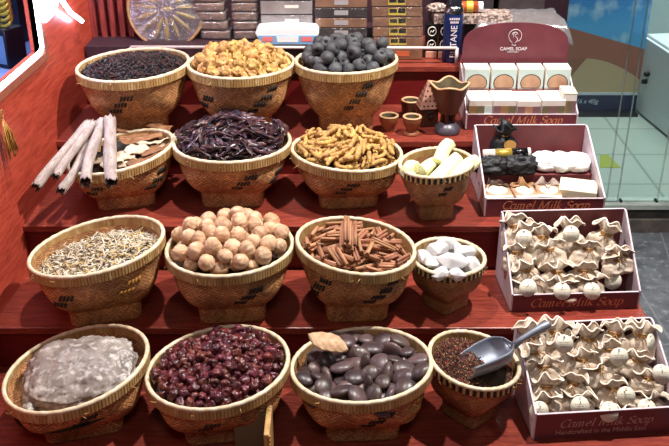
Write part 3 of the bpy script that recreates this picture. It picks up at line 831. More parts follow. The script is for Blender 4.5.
# --- rose hips
lining('B11', .026, .022)
k = Kind('rose_hip', 'shiny wrinkled dark red rose hip in the middle basket of the bottom row', 'rose hip', 'rose hips',
         [lumpy(i, .0112, (1.12, .95, .9), .55, 120, 18, 12).mesh('rose_hip', 'rosehip') for i in range(7)])
hp = Heap('B11')
for i in range(300): k.new(hp.ball(.0094, 34), rnd_rot(), R.uniform(.8, 1.15))
# --- flat dark seeds
lining('B12', .045, .006)
k = Kind('flat_seed', 'smooth dark plum-grey flattened seed in the bottom row basket left of the scoop', 'seed', 'flat dark seeds',
         [lumpy(i, .0228, (1.1, .96, .46), .10, 22, 26, 16).mesh('flat_seed', 'seed') for i in range(6)])
hp = Heap('B12')
for i in range(82):
    p = hp.ball(.0158, 40, .25); t = .9 if R.random() < .25 else .32
    k.new(p-Vector((0, 0, .002)), Euler((R.gauss(.15, t), R.gauss(0, t), R.uniform(0, 6.28)), 'ZYX').to_matrix(), R.uniform(.72, 1.2))
pc = atY(328, 347, 1.655)
def leaf(u, v):
    t = u-.5; w = .0205*(1-(2*abs(t))**2)**.75+.0004; y = (v-.5)*2
    return Vector((t*.094, y*w*1.12, .005*(1-y*y)+.002*math.sin(t*9)-.003*t*t*4+.0012*math.sin(y*9+t*30)))
o = MB().grid(leaf, 20, 12).obj('papery_pod', 'pod_leaf'); sd = o.modifiers.new('s', 'SOLIDIFY'); sd.thickness = .003
put(o, pc+Vector((0, -.004, .016)), axis_rot((.88, -.34, -.16), .0) @ Matrix.Rotation(.38, 3, 'X')); tag(o, 'pale papery flat seed pod lying on the dark flat seeds', 'seed pod')
# --- big white rock
lining('B10', .06, .0)
def rock(d):
    q = 1+.10*vn(d, 1.7, 3)+.08*vn(d, 4, 4)+.05*vn(d, 9, 5)+.05*abs(vn(d, 14, 7))+.03*vn(d, 26, 6)
    e_ = 3.2; s_ = (abs(d.x)**e_+abs(d.y)**e_+abs(d.z)**e_)**(-1/e_)
    return Vector((d.x*.120, d.y*.090, d.z*.034))*q*(.35+.65*s_)
o = MB().sphere(rock, 120, 70).obj('salt_rock', 'salt_rock'); b = BK['B10']
put(o, atY(80, 372, 1.625)+Vector((0, 0, -.004)), Euler((.30, -.10, .06)).to_matrix()); tag(o, 'big wrinkled white crystalline rock filling the bottom left basket', 'rock')
def rock2(d):
    q = 1+.2*vn(d, 2, 13)+.08*vn(d, 6, 14)
    return Vector((d.x*.014, d.y*.016, d.z*.013))*q
o = MB().sphere(rock2, 24, 16).obj('rock_chip', 'salt_rock'); put(o, atY(28, 404, 1.545)+Vector((0, 0, -.012))); tag(o, 'small white chip broken off beside the big white rock', 'rock')

# --- long bark rolls across the rim
def roll_mesh(L, r, seed, turns=1.25):
    rr = random.Random(seed); n = 34; nl = 30; th = .0022
    jag0 = [rr.uniform(-1, 1)*.010 for _ in range(n)]; jag1 = [rr.uniform(-1, 1)*.010 for _ in range(n)]
    w1, w2 = rr.uniform(-.006, .006), rr.uniform(-.006, .006)
    def P(i, j, inn):
        q = i/(n-1); a = q*turns*2*PI; rad = r*(1.04-.24*q)-inn*th; v = j/nl
        rad *= 1+.05*math.sin(v*9+seed)+.03*vn((v*6, q*3, seed), 1)
        x = (v-.5)*L+(jag0[i]*max(0, 1-v*8)+jag1[i]*max(0, 1-(1-v)*8))
        return (x, rad*math.cos(a)+w1*math.sin(v*5), rad*math.sin(a)+w2*math.sin(v*4+1))
    mb = MB(); v = [P(i, j, 0) for j in range(nl+1) for i in range(n)]+[P(i, j, 1) for j in range(nl+1) for i in range(n)]
    N = n*(nl+1); f = []; 
    f0 = [(j*n+i, j*n+i+1, (j+1)*n+i+1, (j+1)*n+i) for j in range(nl) for i in range(n-1)]
    f1 = [(N+a, N+d, N+c, N+b_) for a, b_, c, d in f0]
    ed = [(i, N+i, N+i+1, i+1) for i in range(n-1)]+[(nl*n+i, nl*n+i+1, N+nl*n+i+1, N+nl*n+i) for i in range(n-1)]
    ed += [(j*n, (j+1)*n, N+(j+1)*n, N+j*n) for j in range(nl)]+[(j*n+n-1, N+j*n+n-1, N+(j+1)*n+n-1, (j+1)*n+n-1) for j in range(nl)]
    mb.add(v, f0, 0); k_ = len(mb.f); mb.f += f1+ed; mb.m += [1]*len(f1)+[1]*len(ed)
    return mb
SB = [((36, 187), (87, 124), 2.06, 2.31, .0135, 'leftmost long pale bark roll, its end nearest the red panel'),
      ((56, 176), (93, 122), 2.08, 2.31, .0112, 'long pale bark roll second from the red panel'),
      ((61, 191), (92, 140), 2.05, 2.27, .0122, 'long pale bark roll under and between the left ones, poking out lowest'),
      ((87, 182), (99, 122), 2.06, 2.31, .0152, 'long pale bark roll with a split open end, second from the right'),
      ((112.5, 183), (109, 120), 2.06, 2.31, .0172, 'rightmost and thickest long pale bark roll with a round open end')]
for i, (a, b_, ya, yb, r, lab) in enumerate(SB):
    za = (H-.925, H-.91, H-.94, H-.925, H-.93)[i]
    p = atY(*a, ya); q = atY(*b_, yb)
    d = q-p
    o = roll_mesh(d.length, r, i).obj('bark_roll', ['bark_pale', 'bark_inner']); put(o, (p+q)/2, axis_rot(d, 1.2+i)); tag(o, lab, 'bark roll', 'long pale bark rolls')
# bark pieces in the same basket
lining('B4', .026, .012)
def plate(L, W, curl, seed, amp=.003):
    def fn(u, v):
        t = u-.5; y = (v-.5); a = y*curl
        w = W*(1-.25*abs(2*t)**3+.08*math.sin(u*11+seed))
        rad = W/max(curl, .2)
        return Vector((t*L+.006*vn((y*8, seed, 0), 1), rad*math.sin(a)*w/W, rad*math.cos(a)-rad+amp*vn((t*5, y*3, seed), 1)*2+.004*math.sin(t*5+seed)))
    return MB().grid(fn, 16, 8)
hp = Heap('B4')
BP = [((152, 136), .085, .030, .9, 'bark_brown', 'brown'), ((138, 140), .09, .028, 1.0, 'bark_brown', 'brown'), ((147, 143), .10, .022, 1.2, 'bark_brown', 'brown'), ((158, 133), .07, .024, 1., 'bark_brown', 'brown'), ((133, 135), .07, .024, 1., 'bark_brown', 'brown'),
      ((166, 147), .080, .022, .8, 'bark_light', 'pale'), ((150, 164), .085, .030, .7, 'bark_brown', 'yellowish brown'), ((160, 159), .085, .026, .7, 'bark_brown', 'yellowish brown'),
      ((124, 164), .05, .038, .4, 'bark_light', 'whitish'), ((137, 160), .05, .036, .5, 'bark_light', 'whitish'), ((146, 155), .06, .020, .8, 'bark_brown', 'brown'),
      ((126, 150), .08, .03, 1.2, 'bark_black', 'black'), ((118, 153), .07, .03, 1.0, 'bark_black', 'black'), ((104, 163), .05, .03, .6, 'bark_light', 'whitish'), ((98, 158), .06, .03, 1.0, 'bark_black', 'black'),
      ((132, 167), .06, .034, .5, 'bark_light', 'whitish'), ((143, 167), .07, .03, .7, 'bark_brown', 'yellowish brown'), ((154, 150), .08, .024, .8, 'bark_light', 'pale'), ((141, 146), .10, .026, 1., 'bark_brown', 'brown'), ((113, 168), .05, .03, .5, 'bark_light', 'whitish'), ((150, 139), .11, .024, .9, 'bark_brown', 'brown')]
for i, ((px, py), L, W, cu, mt, cn) in enumerate(BP):
    o = plate(L*1.2, W*1.25, cu, i).obj('bark_piece', mt); sd = o.modifiers.new('s', 'SOLIDIFY'); sd.thickness = .0022
    z0 = BK['B4']['c'].z+BK['B4']['h']-.012; p = atZ(px, py, z0); x, y = p.x-BK['B4']['c'].x, p.y-BK['B4']['c'].y
    p.z = BK['B4']['H0'](x, y)+.013+.004*(i % 5)
    an = (.1, -.05, .15, -.3, .2, .9, .5, .55, .2, .5, .3, -.5, .2, .3, .1, .2, .6, .7, .1, .1, -.1)[i]
    put(o, p, Euler((R.gauss(0, .15), R.gauss(0, .12), an)).to_matrix()); tag(o, f'curved {cn} bark piece inside the basket with the long bark rolls', 'bark piece', f'{cn} bark pieces')
# --- pale stalks in the small basket
lining('S1', .03, .01)
def stalk(L, r, seed):
    mb = MB()
    def fn(u, v):
        a = u*2*PI; t = v-.5; rr = r*(1+.07*math.sin(a*5+seed)+.05*vn((t*4, a, seed), 1))*(.94+.06*math.cos(t*3))
        return Vector((t*L, rr*math.cos(a)+.004*math.sin(t*4+seed), rr*math.sin(a)))
    n0 = len(mb.f); mb.grid(fn, 20, 14, True)
    for e_ in (0, 1):
        mb.grid(lambda u, v: (lambda p: Vector((p.x+(.004*v if e_ else -.004*v), p.y*(1-v*.98), p.z*(1-v*.98))))(fn(u if e_ else -u, e_)), 20, 3, True, mi=1)
    return mb
STK = [((420, 172), (436, 160), .0150, -.006, 0), ((405, 160), (409, 168), .0125, 0, 1), ((411, 177), (428, 171), .011, -.012, 2), ((432, 181), (457, 160), .0165, .006, 3), ((440, 152), (452, 146), .0150, 0, 4), ((456, 178), (474, 161), .0165, .004, 5), ((446, 184), (458, 176), .0125, -.01, 6)]
STL = ['pale green stalk at the left of the small basket, end facing the front', 'short pale stalk at the far left edge of the small basket', 'pale stalk low at the front left of the small basket', 'long pale green stalk lying diagonally on top of the small basket', 'pale stalk sticking up at the back of the small basket', 'thick pale green stalk at the right edge of the small basket', 'pale stalk peeking out between the two long ones in the small basket']
sc_ = BK['S1']['c']; zr = sc_.z+BK['S1']['h']
for (a, b_, r, dz, sd), lab in zip(STK, STL):
    p = atY(*a, 2.09+.02*(a[1] < 170)); q = atY(*b_, 2.16)
    if sd == 4: p, q = atY(438, 160, 2.16), atY(449, 145, 2.20)
    if sd == 1: p, q = atY(405, 170, 2.10), atY(414, 166, 2.17)
    if sd == 0: p, q = atY(419, 171, 2.095), atY(436, 163, 2.19)
    d = q-p; o = stalk(max(d.length, .062)*1.12, r*1.16, sd).obj('pale_stalk', ['loofah', 'loofah_end' if sd in (0, 3) else 'loofah']); put(o, (p+q)/2, axis_rot(d, sd)); tag(o, lab, 'stalk', 'pale green stalks')
# --- white crystals
lining('S2', .022, .014)
def crystal(seed, s_):
    rr = random.Random(seed); import bmesh
    bm = bmesh.new()
    for i in range(22):
        d = Vector((rr.gauss(0, 1), rr.gauss(0, 1), rr.gauss(0, 1))).normalized(); bm.verts.new((d.x*s_[0]*rr.uniform(.85, 1.1), d.y*s_[1]*rr.uniform(.85, 1.1), d.z*s_[2]*rr.uniform(.85, 1.1)))
    r_ = bmesh.ops.convex_hull(bm, input=bm.verts[:])
    for g in [g for g in r_['geom_interior'] if isinstance(g, bmesh.types.BMVert)]: bm.verts.remove(g)
    me = bpy.data.meshes.new('crystal'); bm.to_mesh(me); bm.free(); me.materials.append(MATS['alum'])
    o = bpy.data.objects.new('crystal', me); C.objects.link(o); b_ = o.modifiers.new('b', 'BEVEL'); b_.width = .006; b_.segments = 3; return o
CR = [((452, 262), (.036, .026, .018), 'large white crystal lump lying on top at the centre of the small basket'), ((432, 263), (.024, .022, .018), 'white crystal lump at the left of the small basket'), ((437, 250), (.026, .024, .02), 'white crystal lump at the back left of the small basket'), ((449, 246), (.026, .022, .018), 'white crystal lump at the very back of the small basket'),
      ((465, 253), (.026, .024, .02), 'white crystal lump at the back right of the small basket'), ((470, 265), (.022, .022, .018), 'white crystal lump at the right edge of the small basket'), ((440, 274), (.02, .018, .014), 'white crystal lump at the front of the small basket'), ((458, 275), (.022, .018, .014), 'small white crystal lump at the front right of the small basket'), ((424, 257), (.016, .018, .016), 'small white crystal lump at the far left edge of its basket')]
for i, ((px, py), s_, lab) in enumerate(CR):
    o = crystal(40+i, tuple(1.24*w_ for w_ in s_)); p = atZ(px, py, BK['S2']['c'].z+BK['S2']['h']+(.012 if i == 0 else -.002)); put(o, p, Euler((R.gauss(0, .3), R.gauss(0, .3), R.uniform(-.4, .4))).to_matrix()); tag(o, lab, 'crystal', 'white crystal lumps')
# --- herb mix and scoop
lining('S3', .015, .012)
b = BK['S3']; mb = MB()
for i in range(4200):
    a = R.uniform(0, 2*PI); rr = (b['R'])*math.sqrt(R.random())*.98; x, y = rr*math.cos(a), rr*math.sin(a)
    z = b['H0'](x, y)-b['c'].z+R.random()*.006+.014*math.exp(-((x+.04)**2+(y-.02)**2)/.003)-.012*math.exp(-((x-.03)**2+(y+.03)**2)/.002)
    s_ = R.uniform(.0008, .0019); M = Matrix.Translation((x, y, z)) @ Euler((R.uniform(0, 6), R.uniform(0, 6), R.uniform(0, 6))).to_matrix().to_4x4() @ Matrix.Diagonal((s_*R.uniform(1, 2.6), s_, s_*R.uniform(.5, 1), 1))
    mb.add([(1,0,0),(-1,0,0),(0,1,0),(0,-1,0),(0,0,1),(0,0,-1)], [(0,2,4),(2,1,4),(1,3,4),(3,0,4),(2,0,5),(1,2,5),(3,1,5),(0,3,5)], R.choices((0, 1, 2, 3), (5, 3, 1.4, 4))[0], M)
o = mb.obj('herb_mix', ['herb_brown', 'herb_red', 'herb_tan', 'herb_black'], None, False, loc=b['c']); tag(o, 'loose reddish-brown herb mix filling the small basket under the scoop', 'herbs', kind='stuff')
# scoop: half-round blade, back wall, tube handle
tip, heel, hend = atY(468, 367, 1.605), atY(510, 346, 1.645), atY(549, 324, 1.665)
sc = empty('metal_scoop', heel); tag(sc, 'grey metal scoop standing in the small basket of reddish herb mix', 'scoop')
d = (heel-tip); L = d.length; ax = axis_rot(d, 0); MS = Matrix.Translation(tip-heel) @ ax.to_4x4() @ Matrix.Rotation(math.radians(-12), 4, 'X')
def blade(u, v, o_=0):
    w = .047*(.80+.20*min(1, v*2.2))*(1-.55*max(0, (v-.72)/.28)**2)-o_
    a = (u-.5)*PI*1.06; cut = (1-abs(u-.5)*2)          # mouth: tongue longer at the floor than at the sides
    x = v*L*1.0-(.022*cut if v < .02 else .022*cut*(1-v))
    return Vector((x, w*math.sin(a), -w*.86*math.cos(a)+.012+o_*0))
mb = MB(); mb.grid(lambda u, v: blade(u, v), 24, 18, M=MS)
mb.grid(lambda u, v: (lambda p: Vector((p.x+.010*math.sin(v*PI/2), p.y*(1-v*.999), p.z*(1-v)+(-.004)*v)))(blade(u, 1)), 24, 6, M=MS)
o = mb.obj('blade', 'scoop_metal', sc); sd = o.modifiers.new('s', 'SOLIDIFY'); sd.thickness = .0016
h0 = MS @ Vector((L*1.06, 0, -.004)); h1 = hend-heel; hm = (h0+h1)/2+Vector((0, 0, .004))
mb = MB(); mb.tube([h0, h0*.75+h1*.25+Vector((0, 0, .004)), hm, h0*.2+h1*.8+Vector((0, 0, .002)), h1, h1+(h1-hm).normalized()*.004], [.0085, .0070, .0078, .0092, .0088, .004], 14)
mb.obj('handle', 'scoop_metal', sc)

# ------------------------------------------------------------------ slanted serif lettering drawn with a broad nib
def arcp(cx, cy, rx, ry, a0, a1, n=14): return [(cx+rx*math.cos(math.radians(a0+(a1-a0)*i/n)), cy+ry*math.sin(math.radians(a0+(a1-a0)*i/n))) for i in range(n+1)]
def ser(x, y, w=.10): return [(x-w, y), (x+w, y)]
X_ = .46
GL = {'C': (.66, [arcp(.38, .36, .34, .37, 48, 318, 22), [(.62, .56), (.64, .74)]]),
      'a': (.52, [arcp(.19, .23, .16, .23, 50, 320, 18), [(.40, .50), (.39, .06), (.45, -.01), (.54, .05)], [(.30, .47), (.42, .47)]]),
      'm': (.80, [[(.06, X_), (.10, X_-.02), (.10, 0)], ser(.10, 0, .07), arcp(.22, .32, .12, .14, 170, 0, 10)+[(.34, 0)], ser(.34, 0, .06), arcp(.46, .32, .12, .14, 170, 0, 10)+[(.58, .06), (.63, 0), (.69, .03)]]),
      'e': (.46, [[(.06, .25), (.38, .27)]+arcp(.22, .25, .17, .22, 8, 318, 18)]),
      'l': (.26, [[(.06, .74), (.12, .75), (.12, .06), (.17, 0), (.24, .03)]]),
      'M': (.98, [[(.12, 0), (.16, .72)], ser(.12, 0, .10), [(.08, .72), (.17, .72)], [(.17, .72), (.45, .02)], [(.45, .02), (.78, .72)], [(.78, .72), (.80, 0)], ser(.80, 0, .11), [(.78, .72), (.90, .72)]]),
      'i': (.26, [[(.05, X_), (.12, X_), (.12, .06), (.17, 0), (.23, .03)], arcp(.13, .64, .015, .015, 0, 360, 8)]),
      'k': (.50, [[(.05, .74), (.11, .75), (.11, 0)], ser(.11, 0, .07), [(.12, .20), (.24, .27), (.38, .45)], [(.20, .25), (.36, .03), (.48, .02)]]),
      'S': (.54, [arcp(.28, .54, .18, .18, 50, 250, 14)+arcp(.26, .19, .20, .19, 70, -140, 16), [(.42, .58), (.45, .74)], [(.06, .0), (.08, .18)]]),
      'o': (.50, [arcp(.23, .23, .19, .24, 90, 450, 22)]),
      'p': (.52, [[(.04, X_), (.11, X_), (.11, -.24)], ser(.11, -.24, .09), arcp(.26, .23, .17, .24, 150, -140, 18)]), ' ': (.30, [])}
def script(name, body, cap, mat, parent, x, z, y=-.0006, slant=.30, nib=(.050, .022), sx=1.0):
    wtot = sum(GL[c][0] for c in body); k = cap/.74; mb = MB(); pen = 0
    for c in body:
        w, strokes = GL[c]
        for st in strokes:
            L = [((pen+a+slant*b-wtot/2)*k*sx, (b-.36)*k) for a, b in st]; nx, nz = nib[0]*k, nib[1]*k; v = []
            for a, b in L: v += [(a-nx, b-nz), (a+nx, b+nz)]
            t = .0006; n = len(L)
            vv = [(x+a, y, z+b) for a, b in v]+[(x+a, y+t, z+b) for a, b in v]; o = 2*n; f = []
            for i in range(n-1):
                a = 2*i; f += [(a, a+1, a+3, a+2), (o+a, o+a+2, o+a+3, o+a+1), (a, a+2, o+a+2, o+a), (a+1, o+a+1, o+a+3, a+3)]
            mb.add(vv, f)
        pen += w
    return mb.obj(name, mat, parent, False)

# ------------------------------------------------------------------ soap cartons (display trays)
def tray(label, px, py, lev, w, dp, hf, hb, rz, header=None, tier=None, Y=None, sub=False):
    p = atZ(px, py, lev); e = empty('soap_tray', (p.x, p.y, lev), math.radians(rz)); tag(e, label, 'display box', 'maroon cardboard display trays')
    t = .004
    MB().box((0, 0, 0), (w, dp, t)).obj('base', 'carton_inner', e, False)
    MB().box((t, 0, t), (w-t, t, hf)).obj('front_panel', 'carton_maroon', e, False)
    MB().box((t+.001, -.0004, hf-.0001), (w-t-.001, t+.0004, hf+.0018)).obj('front_edge', 'carton_edge', e, False)
    if header:
        hh, hr = header; n = 24
        pts = [(t, hb)]+[(w/2-(w/2-t)*math.cos(PI*i/n), hb+(hr*.40)+(hh-hb-hr*.40)*math.sin(PI*i/n)**.55) for i in range(n+1)]+[(w-t, hb)]
        pts = [(t, t)]+pts[1:-1]+[(w-t, t)]
        M = Matrix(((1,0,0,0),(0,0,-1,dp),(0,1,0,0),(0,0,0,1)))
        MB().prism(pts, 0, t, 0, M).obj('header_panel', 'carton_maroon', e, False)
    else:
        MB().box((t, dp-t, t), (w-t, dp, hb)).obj('back_panel', 'carton_inner', e, False)
        MB().box((t, dp-t-.0004, hb), (w-t, dp+.0004, hb+.0016)).obj('back_edge', 'carton_edge', e, False)
    for x in (0, w-t):
        pr = [(0, 0), (dp, 0), (dp, hb), (dp*.93, hb), (0, hf+.004)]; n = len(pr)
        v = [(x, y, z) for y, z in pr]+[(x+t, y, z) for y, z in pr]
        MB().add(v, [tuple(range(n-1, -1, -1)), tuple(range(n, 2*n))]+[(i, (i+1) % n, n+(i+1) % n, n+i) for i in range(n)]).obj('side_panel', 'carton_edge', e, False)
    if tier: MB().box((t, tier[0], t), (w-t, dp-t, tier[1])).obj('inner_step', 'carton_inner', e, False)
    if sub:
        script('lettering', 'Camel Milk Soap', .0205, 'grey_print', e, w*.50, hf*.60, nib=(.056, .028))
        text('lettering', 'Handcrafted in the Middle East', .0165, 'grey_print', e, TF(w*.47, -.0006, hf*.24), 0, .0003, .97)
    else:
        script('lettering', 'Camel Milk Soap', .0225, 'gold_print', e, w*.51, hf*(.66 if rz < 2 else .52), nib=(.056, .028))
    return e, p
t1, p1 = tray('maroon soap tray with a tall arched header panel, at the top of the stepped stand', 465, 130, ZA, .318, .185, .046, .14, 0, header=(.262, .10), tier=(.092, .085))
text('lettering', 'THE', .0075, 'white_print', t1, TF(.153, .1803, .195), 0, .0003, 1)
text('lettering', 'CAMEL SOAP', .0135, 'white_print', t1, TF(.153, .1803, .184), 0, .0003, 1.0, .0002)
text('lettering', 'FACTORY', .0075, 'white_print', t1, TF(.153, .1803, .1745), 0, .0003, 1)
mb = MB(); cx_, cz_ = .155, .223
mb.tube([(cx_+.019*math.cos(a), .1805, cz_+.019*math.sin(a)) for a in [(-62+i*10)*PI/180 for i in range(26)]]+[(cx_-.014, .1805, cz_-.014), (cx_-.006, .1805, cz_-.022)], .0009, 6)
mb.tube([(cx_+x*.001, .1805, cz_+z*.001) for x, z in ((-10, 1), (-8, 8), (-2, 11), (4, 10), (7, 6), (3, 5), (-1, 3), (1, -2), (6, -6), (8, -12), (4, -18), (1, -22))], .0009, 6)
mb.tube([(cx_+x*.001, .1805, cz_+z*.001) for x, z in ((-6, -6), (-4, -1), (-6, 4), (-3, 7))], .0008, 6)
mb.obj('emblem', 'white_print', t1)
t2, p2 = tray('maroon soap tray holding black cloth bundles and unwrapped soaps, second tray from the top', 483.5, 217, ZB, .308, .245, .050, .158, .5, tier=(.125, .062))
t3, p3 = tray('maroon soap tray full of cloth pouches, third tray down', 510, 312, ZC, .312, .172, .045, .184, 3, tier=(.085, .050))
t4, p4 = tray('maroon soap tray full of cloth pouches in the bottom right corner, the nearest tray', 532, 440, ZD, .318, .198, .066, .166, 5, tier=(.095, .055), sub=True)

def W(e, x, y, z): return e.location+Matrix.Rotation(e.rotation_euler.z, 3, 'Z') @ Vector((x, y, z))
# --- soap cartons in the top tray
def soapbox(label, loc, size, rz, kind, group):
    e = empty('soap_carton', loc, rz); tag(e, label, 'soap box', group); w, d, h = size
    ct = MB().box((-w/2, -d/2, 0), (w/2, d/2, h)).obj('carton', 'soap_white', e, False, bevel=.0012)
    if kind[0] == 'round':
        MB().box((-w/2+.0012, -d/2-.0006, h*.06), (w/2-.0012, -d/2+.0004, h*.94)).obj('front_print', 'soap_teal', ct, False)
        rr = h*.41
        mb = MB(); mb.prism([(rr*1.14*math.cos(a*PI/16), max(-h*.24, rr*.98*math.sin(a*PI/16))) for a in range(32)], 0, .0008, 0, TF(0, -d/2-.0007, h*.33)); mb.obj('round_window', 'black_gloss', ct, False)
        mb = MB(); mb.prism([(rr*1.06*math.cos(a*PI/16), max(-h*.22, rr*.90*math.sin(a*PI/16))) for a in range(32)], 0, .0008, 0, TF(0, -d/2-.0011, h*.33)); mb.obj('soap_bar', 'soap_bar', ct, False)
    else:
        n = len(kind[1])
        for i, m in enumerate(kind[1]):
            MB().box((-w/2+.0008+(w-.0016)*i/n, -d/2-.0007, h*.04), (-w/2+.0008+(w-.0016)*(i+1)/n, -d/2+.0004, h*.80)).obj('print_band', m, ct, False)
    return e
for i in range(4):
    soapbox('soap carton with a round window, %s in the top tray rear row' % ('leftmost', 'second from left', 'third from left', 'rightmost')[i], W(t1, .040+i*.078, .128, .0855), (.072, .052, .064), 0, ('round',), 'rear row of soap cartons')
FR = [('leftmost, with an olive band', ['soap_kraft', 'soap_olive', 'soap_teal']), ('second from left, with a brown band', ['soap_mauve', 'soap_kraft', 'soap_olive']), ('third from left, with a mauve band', ['soap_mauve', 'soap_bar', 'soap_mauve']), ('fourth from left, with a dark olive band', ['soap_olive', 'soap_mauve', 'soap_olive'])]
for i in range(4):
    soapbox('soap carton %s, top tray front row' % FR[i][0], W(t1, .040+i*.0685, .047, .0045), (.066, .086, .083 if i != 2 else .081), R.gauss(0, .02), ('band', FR[i][1]), 'front row of soap cartons')
e5 = soapbox('small soap carton standing at the right end of the top tray, its lid ajar', W(t1, .293, .045, .0045), (.038, .075, .100), -.05, ('band', ['soap_kraft', 'soap_olive', 'soap_mauve']), None)
MB().box((-.019, -.038, .1005), (.019, .02, .1025)).obj('lid', 'soap_cream', e5, False)

# --- cloth pouches
def blob_cloth(nu, nv, wx, wy, h, hn, rn, fx, fy, seed, wave=.3, flare_h=.03, nw=7):
    """sack: pillow body, gathered neck, and a wide frill whose two layers fold together in S curves"""
    rr = random.Random(seed); ph = rr.uniform(0, 6); ph2 = rr.uniform(0, 6); kf = rr.uniform(.85, 1.25)
    def fn(u, v):
        a = u*2*PI
        if v < .58:
            q = v/.58; z = hn*q
            s_ = math.sin(min(1, q*3.2)*PI/2)**.6
            nk = 1/(1+math.exp((q-.84)*-22)) if q > .4 else 0
            bx, by = wx*s_*(1-.10*q), wy*s_*(1-.25*q)
            k_ = se(a, 3.2-1.0*q); cr = 1+.06*math.sin(a*6+ph+q*4)*q
            x = (bx*(1-nk)+rn*1.25*nk)*math.cos(a)*k_*cr; y = (by*(1-nk)+rn*.8*nk)*math.sin(a)*k_*cr
            x += .002*vn((math.cos(a), math.sin(a), q*3), 1.3, seed)
            return Vector((x, y+.004*vn((math.cos(a), math.sin(a), q*3), 1.5, seed+3)*s_, z))
        q = (v-.58)/.42
        e_ = q**.75; sx, sy = rn*1.25+(fx-rn*1.25)*e_, rn*.8+(fy-rn*.8)*e_
        c_ = math.cos(a); x = sx*c_*(1+.06*math.sin(3*a+ph2)*q)
        fold = math.sin(kf*PI*c_*1.6+ph)*.75+math.sin(kf*PI*c_*2.9+ph2)*.45
        y = sy*math.sin(a)*(1+.25*math.sin(5*a+ph)*q)+wave*fx*fold*q**1.2
        z = hn+flare_h*(q-.38*q*q)+(.0035*math.sin(kf*PI*c_*2.3+ph2)+.003*math.sin(4*a+ph))*q-.012*q*q*c_*c_
        return Vector((x, y, z))
    return fn
def pouch_mesh(seed):
    rr = random.Random(seed+50); fn = blob_cloth(72, 40, .035, .021, .11, .068, .0115, rr.uniform(.029, .035), rr.uniform(.012, .018), seed+50, rr.uniform(.20, .36), rr.uniform(.026, .036))
    mb = MB(); mb.grid(fn, 96, 48, True, capb=True, mif=lambda u, v: 1 if v > .965 else 0)
    hem = [fn(i/96, 1) for i in range(96)]; mb.tube(hem, .0015, 5, 1, close=True)
    return mb.mesh('cloth', ['cloth', 'cloth_hem'])
PM = [pouch_mesh(i) for i in range(8)]
def cord_mesh():
    mb = MB(); 
    for k_ in range(3): mb.tube([(.0132*math.cos(a*PI/12), .0132*math.sin(a*PI/12), .0615+k_*.0022) for a in range(24)], .0015, 6, close=True)
    mb.tube([(0, -.0135, .064), (.006, -.020, .058), (.010, -.022, .050)], .0012, 6); mb.tube([(0, -.0135, .064), (-.005, -.021, .060), (-.011, -.022, .056)], .0012, 6)
    return mb.mesh('cord', 'twine')
CM = cord_mesh()
def tag_mesh():
    mb = MB(); n = 36
    mb.prism([(.0205*math.cos(i*2*PI/n), .0205*math.sin(i*2*PI/n)) for i in range(n)], -.0008, .0008, 0, FRONT)
    for z, w in ((.004, .011), (.0, .008), (-.004, .010)): mb.box((-w, -.0010, z), (w, -.0008, z+.0009), 1)
    mb.tube([(.0024*math.cos(a*PI/8), -.0008, .0155+.0024*math.sin(a*PI/8)) for a in range(16)], .0005, 5, 1, close=True)
    return mb.mesh('tag', ['tag_white', 'tag_ink'])
TM = tag_mesh()
PH = .094
def pouch(label, ruf, Y, floor, lean, rz, tagpx=None, group=None, roll=0, flat=False):
    """ruf: where the frill is seen; Y: its distance; stands (or lies) on the height 'floor'"""
    top = atY(*ruf, Y)
    h = max(.062, min(.112, top.z-floor)); s_ = h/PH
    Rm = Euler((lean, roll, rz)).to_matrix()
    base = top-Rm @ Vector((0, 0, h*.93))
    e = empty('cloth_pouch', base); e.rotation_euler = (lean, roll, rz); e.scale = (1.14, 1.14, s_); tag(e, label, 'pouch', group)
    o = bpy.data.objects.new('cloth', R.choice(PM)); C.objects.link(o); o.parent = e
    o = bpy.data.objects.new('cord', CM); C.objects.link(o); o.parent = e; o['label'] = 'twine tied round the neck'
    if tagpx:
        o = bpy.data.objects.new('tag', TM); C.objects.link(o); o.parent = e; o['label'] = 'round pale card tag'
        # the tag hangs in front of the neck, facing out and up a little
        off = Rm.transposed() @ (atY(tagpx[0], tagpx[1], base.y+(Rm @ Vector((0, 0, h*.6))).y-.036)-base)
        off.z /= s_; off.x /= 1.14; off.y /= 1.14
        tl = tagpx[2] if len(tagpx) > 2 else 0
        o.matrix_local = Matrix.Translation(off) @ Matrix.Diagonal((1/1.14, 1/1.14, 1/s_, 1)) @ (Rm.transposed() @ Euler((-.42, 0, tl)).to_matrix()).to_4x4()
        st = MB().tube([off+Vector((0, -.001, .0155)), off*.5+Vector((0, -.009, .034)), Vector((0, -.013, .064))], .0009, 5).obj('tag_string', 'twine', e)
    return e
def mapY(py, a, b_, ya, yb): t = (py-a)/(b_-a); return ya+(yb-ya)*t
G3, G4 = 'pouches in the third tray', 'pouches in the bottom tray'
